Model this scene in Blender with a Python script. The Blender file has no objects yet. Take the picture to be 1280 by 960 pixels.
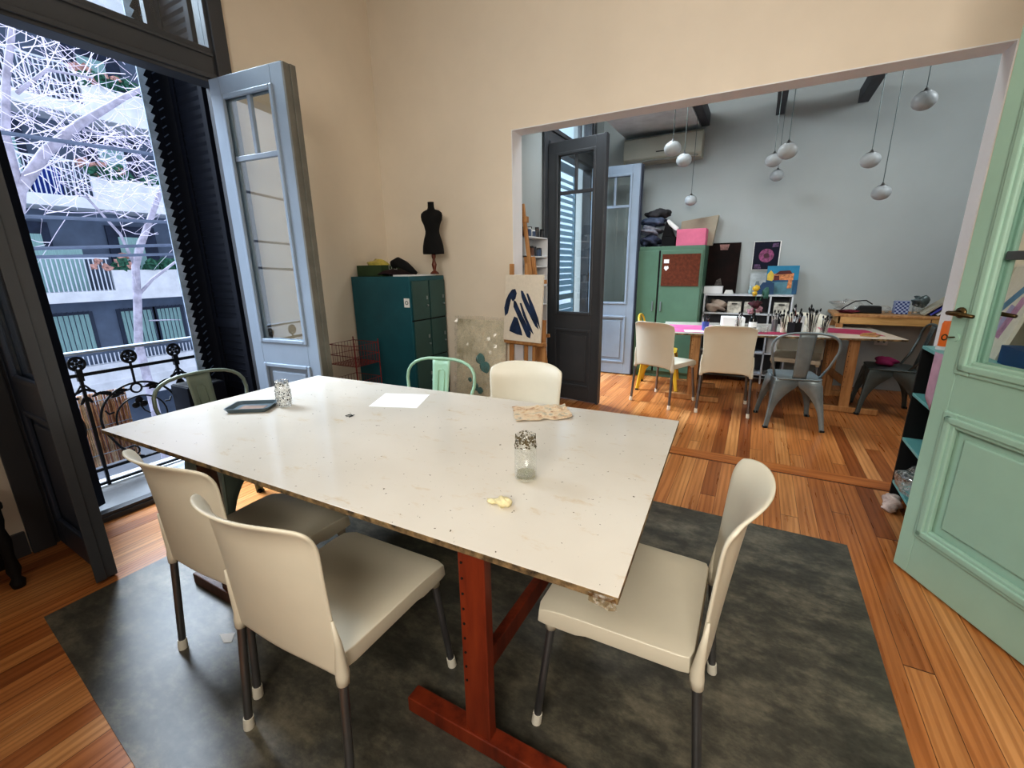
import bpy, bmesh, math, random
from mathutils import Vector, Matrix
random.seed(7)
PI = math.pi
scn = bpy.context.scene
COL = scn.collection

# ------------------------------------------------------------------ materials
def lin(c):
    c = c / 255.0
    return c / 12.92 if c <= 0.04045 else ((c + 0.055) / 1.055) ** 2.4
def C(r, g, b): return (lin(r), lin(g), lin(b), 1.0)
def newmat(name):
    m = bpy.data.materials.new(name); m.use_nodes = True
    nt = m.node_tree
    return m, nt, nt.nodes['Principled BSDF']
def N(nt, t, **k):
    n = nt.nodes.new(t)
    for a, v in k.items(): setattr(n, a, v)
    return n
def coords(nt, scale=(1, 1, 1), kind='Object'):
    tc = N(nt, 'ShaderNodeTexCoord'); mp = N(nt, 'ShaderNodeMapping')
    mp.inputs['Scale'].default_value = scale
    nt.links.new(tc.outputs[kind], mp.inputs['Vector'])
    return mp.outputs['Vector']
def noise(nt, vec, scale, detail=4, rough=0.6):
    n = N(nt, 'ShaderNodeTexNoise')
    n.inputs['Scale'].default_value = scale; n.inputs['Detail'].default_value = detail
    n.inputs['Roughness'].default_value = rough
    nt.links.new(vec, n.inputs['Vector'])
    return n.outputs['Fac']
def ramp(nt, fac, stops):
    r = N(nt, 'ShaderNodeValToRGB'); e = r.color_ramp.elements
    e[0].position, e[0].color = stops[0]; e[1].position, e[1].color = stops[-1]
    for p, c in stops[1:-1]:
        k = e.new(p); k.color = c
    nt.links.new(fac, r.inputs['Fac'])
    return r.outputs['Color']
def mixc(nt, fac, a, b, mode='MIX'):
    m = N(nt, 'ShaderNodeMix', data_type='RGBA', blend_type=mode)
    for s, v in ((m.inputs[0], fac), (m.inputs[6], a), (m.inputs[7], b)):
        if isinstance(v, (float, int)): s.default_value = v
        elif isinstance(v, tuple): s.default_value = v
        else: nt.links.new(v, s)
    return m.outputs[2]
def bump(nt, b, h, strength=0.2, dist=0.01):
    n = N(nt, 'ShaderNodeBump'); n.inputs['Strength'].default_value = strength
    n.inputs['Distance'].default_value = dist
    nt.links.new(h, n.inputs['Height']); nt.links.new(n.outputs['Normal'], b.inputs['Normal'])
def pm(name, col, rough=0.5, metal=0.0, var=0.08, vs=6.0, scale=(1, 1, 1), bmp=0.0, spec=0.5, coat=0.0):
    """plain paint/plastic with a little procedural variation"""
    m, nt, b = newmat(name)
    v = coords(nt, scale)
    f = noise(nt, v, vs, 5)
    d = tuple(max(0, x * (1 - var * 2.2)) for x in col[:3]) + (1,)
    l = tuple(min(1, x * (1 + var)) for x in col[:3]) + (1,)
    nt.links.new(ramp(nt, f, [(0.3, d), (0.7, l)]), b.inputs['Base Color'])
    b.inputs['Roughness'].default_value = rough; b.inputs['Metallic'].default_value = metal
    b.inputs['Specular IOR Level'].default_value = spec
    b.inputs['Coat Weight'].default_value = coat
    if bmp: bump(nt, b, f, bmp, 0.01)
    return m
def wood(name, c1, c2, c3, rough=0.4, scale=(14, 14, 1.2), dist=3.0):
    m, nt, b = newmat(name)
    v = coords(nt, scale)
    f = noise(nt, v, 2.0, 6, 0.65)
    nt.links.new(ramp(nt, f, [(0.3, c1), (0.5, c2), (0.72, c3)]), b.inputs['Base Color'])
    b.inputs['Roughness'].default_value = rough
    bump(nt, b, f, 0.1, 0.003)
    return m
def glassmat(name, tint=(0.95, 0.98, 0.98, 1), refl=0.25, rough=0.0, milk=0.0):
    m, nt, b = newmat(name); nt.nodes.remove(b)
    out = [n for n in nt.nodes if n.type == 'OUTPUT_MATERIAL'][0]
    tr = N(nt, 'ShaderNodeBsdfTransparent'); tr.inputs[0].default_value = tint
    gl = N(nt, 'ShaderNodeBsdfGlossy'); gl.inputs['Roughness'].default_value = rough
    gl.inputs[0].default_value = (1, 1, 1, 1)
    fr = N(nt, 'ShaderNodeLayerWeight'); pw_ = N(nt, 'ShaderNodeMath', operation='POWER')
    nt.links.new(fr.outputs['Facing'], pw_.inputs[0]); pw_.inputs[1].default_value = 3.5
    mu = N(nt, 'ShaderNodeMath', operation='MULTIPLY_ADD')
    nt.links.new(pw_.outputs[0], mu.inputs[0]); mu.inputs[1].default_value = 0.75; mu.inputs[2].default_value = refl
    mx = N(nt, 'ShaderNodeMixShader')
    nt.links.new(mu.outputs[0], mx.inputs[0]); nt.links.new(tr.outputs[0], mx.inputs[1]); nt.links.new(gl.outputs[0], mx.inputs[2])
    last = mx.outputs[0]
    if milk:
        df = N(nt, 'ShaderNodeBsdfDiffuse'); df.inputs[0].default_value = (0.8, 0.8, 0.76, 1)
        v = coords(nt); f = noise(nt, v, 60, 6, 0.7)
        r = ramp(nt, f, [(0.45, (0, 0, 0, 1)), (0.7, (milk, milk, milk, 1))])
        m2 = N(nt, 'ShaderNodeMixShader'); nt.links.new(r, m2.inputs[0])
        nt.links.new(last, m2.inputs[1]); nt.links.new(df.outputs[0], m2.inputs[2]); last = m2.outputs[0]
    nt.links.new(last, out.inputs['Surface'])
    return m

def floor_material():
    m, nt, b = newmat('pine_floorboards')
    L = nt.links
    tc = N(nt, 'ShaderNodeTexCoord'); sp = N(nt, 'ShaderNodeSeparateXYZ'); L.new(tc.outputs['Object'], sp.inputs[0])
    def M(op, a, c=0.0, d=None):
        n = N(nt, 'ShaderNodeMath', operation=op)
        for i, v in enumerate((a, c) if d is None else (a, c, d)):
            if isinstance(v, (int, float)): n.inputs[i].default_value = v
            else: L.new(v, n.inputs[i])
        return n.outputs[0]
    w = 0.088
    xs = M('DIVIDE', sp.outputs[0], w); ix = M('FLOOR', xs); fx = M('FRACT', xs)
    wn = N(nt, 'ShaderNodeTexWhiteNoise', noise_dimensions='1D'); L.new(ix, wn.inputs['W'])
    ys = M('MULTIPLY_ADD', wn.outputs['Value'], 7.0, M('DIVIDE', sp.outputs[1], 1.9))
    iy = M('FLOOR', ys); fy = M('FRACT', ys)
    cb = N(nt, 'ShaderNodeCombineXYZ'); L.new(ix, cb.inputs[0]); L.new(iy, cb.inputs[1])
    w2 = N(nt, 'ShaderNodeTexWhiteNoise', noise_dimensions='2D'); L.new(cb.outputs[0], w2.inputs['Vector'])
    # grain: coordinates stretched along the board, shifted per board
    cb2 = N(nt, 'ShaderNodeCombineXYZ')
    L.new(M('MULTIPLY', sp.outputs[0], 26.0), cb2.inputs[0])
    L.new(M('MULTIPLY_ADD', w2.outputs['Value'], 37.0, M('MULTIPLY', sp.outputs[1], 1.6)), cb2.inputs[1])
    L.new(M('MULTIPLY', w2.outputs['Value'], 19.0), cb2.inputs[2])
    g = noise(nt, cb2.outputs[0], 1.0, 5, 0.6)
    wv = N(nt, 'ShaderNodeTexWave', wave_type='BANDS', bands_direction='X')
    wv.inputs['Scale'].default_value = 0.42; wv.inputs['Distortion'].default_value = 11.0
    wv.inputs['Detail'].default_value = 3.0; wv.inputs['Detail Scale'].default_value = 0.7
    L.new(cb2.outputs[0], wv.inputs['Vector'])
    base = ramp(nt, w2.outputs['Value'], [(0.0, C(152, 90, 48)), (0.15, C(184, 118, 66)), (0.45, C(200, 134, 78)), (0.7, C(216, 156, 98)), (0.88, C(190, 122, 70)), (1.0, C(228, 176, 120))])
    gr = ramp(nt, g, [(0.3, (0.62, 0.52, 0.42, 1)), (0.6, (1, 1, 1, 1))])
    c1 = mixc(nt, 0.8, base, gr, 'MULTIPLY')
    wr = ramp(nt, wv.outputs['Fac'], [(0.2, (0.55, 0.42, 0.30, 1)), (0.55, (1, 1, 1, 1))])
    c2 = mixc(nt, 0.42, c1, wr, 'MULTIPLY')
    gx = M('MAXIMUM', M('LESS_THAN', fx, 0.03), M('LESS_THAN', fy, 0.003))
    c3 = mixc(nt, M('MULTIPLY', gx, 0.75), c2, C(52, 26, 12))
    L.new(c3, b.inputs['Base Color'])
    b.inputs['Roughness'].default_value = 0.3
    L.new(M('MULTIPLY_ADD', g, 0.15, 0.22), b.inputs['Roughness'])
    bump(nt, b, M('SUBTRACT', M('MULTIPLY', g, 0.2), gx), 0.25, 0.002)
    return m
def mat_rug():
    m, nt, b = newmat('mottled_grey_vinyl')
    v = coords(nt, (1.0, 1.6, 1))
    a = noise(nt, v, 3.6, 10, 0.72); c = noise(nt, v, 18, 7, 0.75)
    k = ramp(nt, a, [(0.30, C(50, 50, 47)), (0.48, C(84, 82, 74)), (0.70, C(134, 128, 112))])
    q = ramp(nt, c, [(0.35, (0.62, 0.62, 0.62, 1)), (0.65, (1.15, 1.14, 1.1, 1))])
    nt.links.new(mixc(nt, 0.7, k, q, 'MULTIPLY'), b.inputs['Base Color'])
    b.inputs['Roughness'].default_value = 0.36
    bump(nt, b, c, 0.05, 0.002)
    return m
def mat_tabletop():
    m, nt, b = newmat('worn_white_laminate')
    v = coords(nt)
    a = noise(nt, v, 1.6, 4, 0.5)
    k = ramp(nt, a, [(0.3, C(206, 199, 187)), (0.7, C(220, 214, 203))])
    s = noise(nt, v, 55, 3, 0.6)          # small dark specks
    sr = ramp(nt, s, [(0.70, (0, 0, 0, 1)), (0.715, (1, 1, 1, 1))])
    k = mixc(nt, sr, k, C(92, 84, 70))
    s2 = noise(nt, coords(nt, (1.3, 3, 1)), 5, 8, 0.75)
    sr2 = ramp(nt, s2, [(0.57, (0, 0, 0, 1)), (0.70, (0.55, 0.55, 0.55, 1))])
    k = mixc(nt, sr2, k, C(196, 168, 122))
    nt.links.new(k, b.inputs['Base Color'])
    r = noise(nt, v, 9, 6, 0.7)
    nt.links.new(ramp(nt, r, [(0.3, (0.07, 0.07, 0.07, 1)), (0.75, (0.20, 0.20, 0.20, 1))]), b.inputs['Roughness'])
    bump(nt, b, noise(nt, v, 2.2, 2), 0.06, 0.01)
    return m

WALL_CREAM = pm('cream_wall_paint', C(233, 221, 204), 0.85, var=0.03, vs=1.2, bmp=0.03, spec=0.2)
WALL_FAR = pm('grey_blue_wall_paint', C(178, 184, 184), 0.85, var=0.03, vs=1.0, bmp=0.03, spec=0.2)
WHITE_REVEAL = pm('white_reveal_paint', C(238, 238, 240), 0.8, var=0.02, vs=2)
CEIL = pm('white_ceiling_paint', C(225, 222, 214), 0.9, var=0.02)
FLOOR = floor_material()
THRESH = wood('threshold_board_wood', C(140, 80, 38), C(178, 108, 56), C(196, 128, 70), 0.3, (1.2, 14, 14))
RUG = mat_rug()
TOP = mat_tabletop()
EDGE = pm('worn_chipboard_edge', C(140, 116, 82), 0.7, var=0.45, vs=28, bmp=0.3)
ORANGE_WOOD = wood('orange_stained_wood', C(84, 30, 14), C(118, 46, 22), C(134, 58, 28), 0.45, (10, 10, 1.2))
DARK_WOOD = wood('dark_brown_wood', C(58, 36, 26), C(84, 54, 40), C(104, 70, 50), 0.5)
HONEY = wood('honey_wood', C(144, 100, 58), C(178, 130, 82), C(198, 154, 106), 0.5)
PLASTIC = pm('ivory_plastic', C(216, 209, 190), 0.42, var=0.025, vs=3)
PLASTIC_CAP = pm('white_plastic_cap', C(235, 230, 215), 0.4, var=0.02)
ALU = pm('satin_aluminium', C(130, 130, 132), 0.35, metal=0.85, var=0.05, vs=12)
STEEL = pm('brushed_galvanised_steel', C(136, 148, 152), 0.35, metal=0.35, var=0.12, vs=5)
STEEL2 = pm('grey_painted_steel', C(96, 106, 106), 0.45, metal=0.4, var=0.15, vs=5)
OLIVE = pm('olive_grey_painted_steel', C(120, 130, 118), 0.4, metal=0.3, var=0.06)
MINTM = pm('mint_painted_steel', C(160, 196, 170), 0.4, var=0.05)
YEL = pm('yellow_painted_steel', C(226, 186, 60), 0.35, var=0.06)
RUBBER = pm('black_rubber', C(22, 22, 24), 0.7, var=0.1)
LEAFBLUE = pm('grey_blue_joinery_paint', C(146, 160, 176), 0.4, var=0.05, vs=3)
LEAFDARK = pm('charcoal_paint_and_frame_shade', C(74, 76, 80), 0.45, var=0.06, vs=3)  # also puts backlit shade on the near frame, which shares the leaf paint
SHUT = pm('near_black_shutter_paint', C(14, 18, 30), 0.7, spec=.2, var=0.15, vs=8)
SHUT_EDGE = pm('skylit_shutter_edge_tone', C(168, 186, 206), 0.55, var=0.2, vs=12)  # pale tone paints skylight on the slat ends; tie wire borrows it
SHUT_PALE = pm('skylit_louvre_tone', C(112, 140, 156), 0.5, var=0.08)  # dark louvres given a pale tone to stand for sky light
MINT = pm('mint_green_door_paint', C(164, 196, 178), 0.38, var=0.04, vs=2)
TEAL = pm('teal_locker_paint', C(30, 92, 104), 0.4, var=0.12, vs=2.5)
TEALD = pm('dark_green_locker_door_paint', C(52, 84, 82), 0.45, var=0.08, vs=4)
LOCKG = pm('green_locker_paint', C(88, 122, 102), 0.45, var=0.07, vs=3)
BLACK = pm('matt_black', C(16, 16, 18), 0.7, var=0.2)
IRON = pm('black_wrought_iron', C(14, 16, 22), 0.5, metal=0.3, var=0.2)
GLASS = glassmat('window_glass', refl=0.07)
JARGLASS = glassmat('jar_glass', (0.955, 0.96, 0.95, 1), refl=0.05, milk=0.22)
JARWHITE = glassmat('milky_jar_glass', (0.95, 0.95, 0.94, 1), refl=0.05, milk=0.9)
PLASTICWRAP = glassmat('clear_plastic_wrap', (0.98, 0.98, 0.97, 1), refl=0.06, rough=0.25, milk=0.2)
WHITEP = pm('white_paper', C(240, 240, 238), 0.8, var=0.01)
CANVAS = pm('primed_canvas', C(226, 216, 200), 0.85, var=0.03, vs=40)
NAVY = pm('navy_paint', C(34, 54, 88), 0.6, var=0.35, vs=9)
BLACKCLOTH = pm('black_cloth', C(10, 10, 12), 0.9, var=0.2, vs=20)
WHITE = pm('white_paint', C(226, 228, 230), 0.5, var=0.02)
OPAL = pm('opal_glass', C(172, 177, 180), 0.35, var=0.02, spec=.3)
CHROME = pm('chrome', C(150, 152, 156), 0.3, metal=1.0, var=0.03)
BRASS = pm('dark_brass', C(92, 74, 46), 0.35, metal=0.8, var=0.15)
PINK = pm('pink_card', C(224, 120, 150), 0.7, var=0.06)
HOTPINK = pm('hot_pink_mat', C(226, 110, 165), 0.7, var=0.12)
MAGENTA = pm('crimson_mat', C(168, 44, 82), 0.7, var=0.12)
ORANGE = pm('orange_plastic', C(240, 120, 40), 0.4, var=0.03)
TEALS = pm('teal_shelf_laminate', C(120, 186, 186), 0.4, var=0.04)
CORK = pm('cork_board', C(104, 52, 30), 0.9, var=0.2, vs=30)
CARD = pm('brown_cardboard', C(168, 160, 142), 0.8, var=0.06)
GREENBOX = pm('dark_green_box', C(52, 74, 44), 0.6, var=0.1)
REDWIRE = pm('red_brown_wire', C(130, 44, 44), 0.5, metal=0.2, var=0.1)

# ------------------------------------------------------------------ mesh builder
class MB:
    def __init__(s): s.bm = bmesh.new(); s.mi = 0
    def _f(s, vs):
        try:
            f = s.bm.faces.new(vs); f.material_index = s.mi; return f
        except ValueError: return None
    def box(s, x0, y0, z0, x1, y1, z1, M=None):
        P = [(x0, y0, z0), (x1, y0, z0), (x1, y1, z0), (x0, y1, z0), (x0, y0, z1), (x1, y0, z1), (x1, y1, z1), (x0, y1, z1)]
        v = [s.bm.verts.new(M @ Vector(p) if M else p) for p in P]
        for q in ((0, 3, 2, 1), (4, 5, 6, 7), (0, 1, 5, 4), (1, 2, 6, 5), (2, 3, 7, 6), (3, 0, 4, 7)): s._f([v[i] for i in q])
        return s
    def bar(s, a, b, w, t, up=(0, 0, 1)):
        a = Vector(a); b = Vector(b); d = (b - a).normalized(); u = Vector(up)
        if abs(d.dot(u)) > 0.95: u = Vector((1, 0, 0))
        x = d.cross(u).normalized(); y = x.cross(d).normalized()
        v = []
        for p in (a, b):
            for i, j in ((-1, -1), (1, -1), (1, 1), (-1, 1)): v.append(s.bm.verts.new(p + x * w / 2 * i + y * t / 2 * j))
        for q in ((3, 2, 1, 0), (4, 5, 6, 7), (0, 1, 5, 4), (1, 2, 6, 5), (2, 3, 7, 6), (3, 0, 4, 7)): s._f([v[i] for i in q])
        return s
    def tube(s, pts, r, n=8, closed=False, cap=True):
        pts = [Vector(p) for p in pts]; k = len(pts)
        rs = r if isinstance(r, (list, tuple)) else [r] * k
        rings = []; prev = None
        for i, p in enumerate(pts):
            if closed: d = pts[(i + 1) % k] - pts[i - 1]
            else: d = pts[min(i + 1, k - 1)] - pts[max(i - 1, 0)]
            d.normalize()
            if prev is None:
                u = Vector((0, 0, 1)) if abs(d.z) < 0.9 else Vector((1, 0, 0))
                x = d.cross(u).normalized()
            else:
                x = (prev - d * prev.dot(d))
                if x.length < 1e-6: x = d.orthogonal()
                x.normalize()
            prev = x; y = d.cross(x)
            rings.append([s.bm.verts.new(p + (x * math.cos(a) + y * math.sin(a)) * rs[i]) for a in [2 * PI * j / n for j in range(n)]])
        for i in range(k if closed else k - 1):
            A = rings[i]; Bq = rings[(i + 1) % k]
            for j in range(n): s._f([A[j], A[(j + 1) % n], Bq[(j + 1) % n], Bq[j]])
        if cap and not closed: s._f(rings[0][::-1]); s._f(rings[-1])
        return s
    def lathe(s, prof, n=20, c=(0, 0, 0), sx=1, sy=1):
        rings = []
        for r, z in prof:
            if r < 1e-5: rings.append([s.bm.verts.new((c[0], c[1], c[2] + z))])
            else: rings.append([s.bm.verts.new((c[0] + sx * r * math.cos(2 * PI * j / n), c[1] + sy * r * math.sin(2 * PI * j / n), c[2] + z)) for j in range(n)])
        for A, Bq in zip(rings, rings[1:]):
            for j in range(n):
                a0, a1 = A[j % len(A)], A[(j + 1) % len(A)]; b0, b1 = Bq[j % len(Bq)], Bq[(j + 1) % len(Bq)]
                q = []
                for v in (a0, a1, b1, b0):
                    if v not in q: q.append(v)
                if len(q) > 2: s._f(q)
        return s
    def prism(s, poly, d, M=None):
        """poly: list of 3D points (planar); extruded by vector d"""
        d = Vector(d)
        a = [s.bm.verts.new(M @ Vector(p) if M else p) for p in poly]
        b = [s.bm.verts.new((M @ (Vector(p) + d)) if M else Vector(p) + d) for p in poly]
        s._f(a[::-1]); s._f(b); k = len(poly)
        for i in range(k): s._f([a[i], a[(i + 1) % k], b[(i + 1) % k], b[i]])
        return s
    def grid(s, fn, nu, nv):
        V = [[s.bm.verts.new(fn(i / nu, j / nv)) for i in range(nu + 1)] for j in range(nv + 1)]
        for j in range(nv):
            for i in range(nu): s._f([V[j][i], V[j][i + 1], V[j + 1][i + 1], V[j + 1][i]])
        return s
    def blob(s, c, rx, ry, rz, jit=0.0, seg=16, M=None):
        rnd = random.Random(int((c[0] * 31 + c[1] * 17 + c[2] * 7) * 1000))
        ks = [(rnd.uniform(2, 7), rnd.uniform(2, 7), rnd.uniform(2, 7), rnd.uniform(0, 6)) for _ in range(4)]
        nv = seg // 2; rings = []
        for j in range(nv + 1):
            th = PI * j / nv; ring = []
            for i in range(seg if 0 < j < nv else 1):
                ph = 2 * PI * i / seg
                d = Vector((math.sin(th) * math.cos(ph), math.sin(th) * math.sin(ph), math.cos(th)))
                k = 1 + jit * sum(math.sin(a * d.x + b * d.y + cc * d.z + e) for a, b, cc, e in ks) / 2
                p = Vector((c[0] + d.x * rx * k, c[1] + d.y * ry * k, c[2] + d.z * rz * k))
                ring.append(s.bm.verts.new(M @ p if M else p))
            rings.append(ring)
        for A, Bq in zip(rings, rings[1:]):
            for i in range(seg):
                q = []
                for v in (A[i % len(A)], Bq[i % len(Bq)], Bq[(i + 1) % len(Bq)], A[(i + 1) % len(A)]):
                    if v not in q: q.append(v)
                if len(q) > 2: s._f(q)
        return s
    def build(s, name, mats, parent=None, smooth=False, bevel=0.0, solid=0.0, sub=0, loc=None, rot=None, recalc=True):
        if recalc: bmesh.ops.recalc_face_normals(s.bm, faces=s.bm.faces)
        me = bpy.data.meshes.new(name)
        s.bm.to_mesh(me); s.bm.free()
        for m in (mats if isinstance(mats, (list, tuple)) else [mats]): me.materials.append(m)
        if smooth:
            for p in me.polygons: p.use_smooth = True
        o = bpy.data.objects.new(name, me); COL.objects.link(o)
        if parent: o.parent = parent
        if loc: o.location = loc
        if rot: o.rotation_euler = rot
        if solid:
            q = o.modifiers.new('thickness', 'SOLIDIFY'); q.thickness = solid; q.offset = 0
        if sub:
            q = o.modifiers.new('subdivision', 'SUBSURF'); q.levels = sub; q.render_levels = sub
        if bevel:
            q = o.modifiers.new('bevel', 'BEVEL'); q.width = bevel; q.segments = 2; q.limit_method = 'ANGLE'; q.angle_limit = 0.6
        if smooth == 'auto': me.set_sharp_from_angle(angle=0.7)
        return o
def tag(o, label, cat, group=None):
    o['label'] = label; o['category'] = cat
    if group: o['group'] = group
    return o
def thing(name, label, cat, loc=(0, 0, 0), rz=0, group=None):
    o = bpy.data.objects.new(name, None); COL.objects.link(o)
    o.location = loc; o.rotation_euler = (0, 0, rz); o.empty_display_size = 0.1
    return tag(o, label, cat, group)
def struct(o, label=None, cat=None):
    o['kind'] = 'structure'
    if label: o['label'] = label
    if cat: o['category'] = cat
    return o
def copy_tree(o, loc=None, rz=None, label=None, group=None, parent=None):
    c = o.copy(); COL.objects.link(c)
    if parent: c.parent = parent
    if loc is not None: c.location = loc
    if rz is not None: c.rotation_euler = (0, 0, rz)
    if label: c['label'] = label
    if group: c['group'] = group
    for ch in list(o.children): copy_tree(ch, parent=c)
    return c
def arc(c, r, a0, a1, n, plane='yz'):
    out = []
    for i in range(n + 1):
        a = math.radians(a0 + (a1 - a0) * i / n)
        if plane == 'yz': out.append((c[0], c[1] + r * math.cos(a), c[2] + r * math.sin(a)))
        elif plane == 'xz': out.append((c[0] + r * math.cos(a), c[1], c[2] + r * math.sin(a)))
        else: out.append((c[0] + r * math.cos(a), c[1] + r * math.sin(a), c[2]))
    return out

# ------------------------------------------------------------------ camera
F_PX = 549.64
R0 = Vector((0.87791957, 0.47858498, -0.01461621)).normalized()
R2 = Vector((-0.46570659, 0.84640715, -0.25828727)).normalized()
R1 = R2.cross(R0).normalized()      # image down
cam = bpy.data.cameras.new('camera'); cam.sensor_width = 36.0; cam.lens = F_PX / 1280 * 36.0
cam.clip_start = 0.02; cam.clip_end = 200
co = bpy.data.objects.new('camera', cam); COL.objects.link(co)
mw = Matrix.Identity(4)
for i in range(3):
    mw[i][0] = R0[i]; mw[i][1] = -R1[i]; mw[i][2] = -R2[i]
mw[2][3] = 1.42
co.matrix_world = mw
scn.camera = co

# ------------------------------------------------------------------ room shell
XW = -3.21; YF, YB = 3.35, 3.51; OX0, OX1, OZ = -1.815, 0.975, 2.445
XR = 1.22; HC = 3.75; XL2 = -2.0; YFAR = 6.25; XR2 = 3.0
def slab(name, *b, mat=WALL_CREAM, label=None, cat=None):
    m = MB(); m.box(*b); return struct(m.build(name, mat), label, cat)
m = MB()
m.box(-3.21, -1.6, -0.12, 3.0, 6.25, 0.0)
struct(m.build('floor', FLOOR), 'orange pine floorboards running through both rooms', 'floor')
m = MB(); m.box(OX0 - 0.0, YF + 0.012, 0.0, OX1, YB - 0.012, 0.006)
m.mi = 1; m.box(OX0, YF, 0.0, OX1, YF + .012, .0015); m.box(OX0, YB - .012, 0.0, OX1, YB, .0015)
struct(m.build('trim_1', [THRESH, DARK_WOOD]), 'wooden threshold board across the wide opening', 'threshold')
m = MB(); m.box(-3.45, -1.75, HC, XR + 0.15, 3.35, HC + 0.1); m.box(-2.2, 3.51, 3.45, 3.15, 6.4, 3.55)
struct(m.build('ceiling', CEIL), 'plain white ceiling', 'ceiling')
# window wall (near room) with opening y .60..1.96, z 0..3.35
m = MB()
m.box(-3.45, -1.75, 0, XW, 0.56, HC); m.box(-3.45, 2.0, 0, XW, 3.51, HC); m.box(-3.45, 0.56, 3.4, XW, 2.0, HC)
struct(m.build('wall_left', WALL_CREAM), 'cream wall holding the balcony doors', 'wall')
# wall with the wide opening
m = MB(); m.mi = 0
m.box(-3.45, YF, 0, OX0, YB - 0.01, HC); m.box(OX0, YF, OZ, OX1, YB - 0.01, HC); m.box(OX1, YF, 0, 3.0, YB - 0.01, HC)
m.mi = 1
m.box(-3.45, YB - 0.01, 0, OX0, YB, HC); m.box(OX0, YB - 0.01, OZ, OX1, YB, HC); m.box(OX1, YB - 0.01, 0, 3.0, YB, HC)
struct(m.build('wall_back', [WALL_CREAM, WALL_FAR]), 'cream wall with a wide opening into the far room', 'wall')
m = MB()
m.box(OX0, YF, 0, OX0 + 0.006, YB, OZ); m.box(OX1 - 0.006, YF, 0.0, OX1, YB, OZ - .006); m.box(OX0, YF, OZ - 0.006, OX1, YB, OZ)
struct(m.build('trim_2', WHITE_REVEAL), 'pale lining of the wide opening', 'trim')
# right wall with doorway y 0.85..1.72
m = MB()
m.box(XR, 1.74, 0, XR + 0.15, 3.35, HC); m.box(XR, -1.75, 0, XR + 0.15, 0.82, HC); m.box(XR, 0.82, 2.7, XR + 0.15, 1.74, HC)
struct(m.build('wall_right', WALL_CREAM), 'cream wall behind the mint door', 'wall')
slab('wall_front', -3.45, -1.75, 0, XR + 0.15, -1.6, HC, mat=pm('brown_wall_darkened_for_bounce', C(120, 108, 96), 0.9), label='brown grey wall behind the viewer', cat='wall')  # unseen wall darkened to cut bounce light on the left leaf
slab('wall_hall', XR + 1.2, 0.4, 0, XR + 1.3, 2.2, HC, label='cream wall of the corridor past the doorway', cat='wall')
# far room
m = MB(); m.box(-2.2, YFAR, 0, 3.15, 6.4, 3.55)
struct(m.build('wall_far', WALL_FAR), 'grey blue end wall of the far room', 'wall')
m = MB()
m.box(-2.25, 3.51, 0, XL2, 4.36, 3.5); m.box(-2.25, 5.80, 0, XL2, 6.25, 3.5); m.box(-2.25, 4.36, 3.25, XL2, 5.80, 3.5)
struct(m.build('wall_far_left', WALL_FAR), 'grey blue side wall of the far room around its balcony doors', 'wall')
m = MB(); m.box(3.0, 3.51, 0, 3.15, 6.25, 3.5)
struct(m.build('wall_far_right', WALL_FAR), 'grey blue right wall of the far room', 'wall')
# loft boards over the air conditioner, beams
m = MB(); m.box(-1.70, 4.9, 2.985, -0.80, YFAR, 3.02)
struct(m.build('trim_3', pm('grey_loft_panel', C(214, 220, 220), 0.8)), 'grey boarded loft underside above the air conditioner', 'panel')
BEAM = pm('dark_grey_beam_paint', C(72, 78, 84), 0.7, var=0.1)
for i, x in enumerate((-0.755, 0.01, 0.745)):
    m = MB(); m.box(x - 0.045, 3.515, 3.0, x + 0.045, 6.248, 3.13)
    struct(m.build('trim_%d' % (4 + i), BEAM, bevel=0.004),
           ['dark ceiling beam ending beside the air conditioner', 'dark ceiling beam in the middle of the far room', 'dark ceiling beam nearest the right jamb'][i], 'beam')
# baseboard of window wall, left part
m = MB(); m.box(XW, -1.58, 0, XW + 0.018, 0.54, 0.13)
struct(m.build('baseboard_left', LEAFDARK), 'grey baseboard left of the balcony doors', 'baseboard')
m = MB(); m.box(XW, 2.1, 0, XW + 0.015, 3.33, 0.1); m.box(-3.19, YF - 0.015, 0, OX0, YF, 0.1)
struct(m.build('baseboard_back', WHITE_REVEAL), 'low white baseboard behind the teal locker', 'baseboard')

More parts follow.
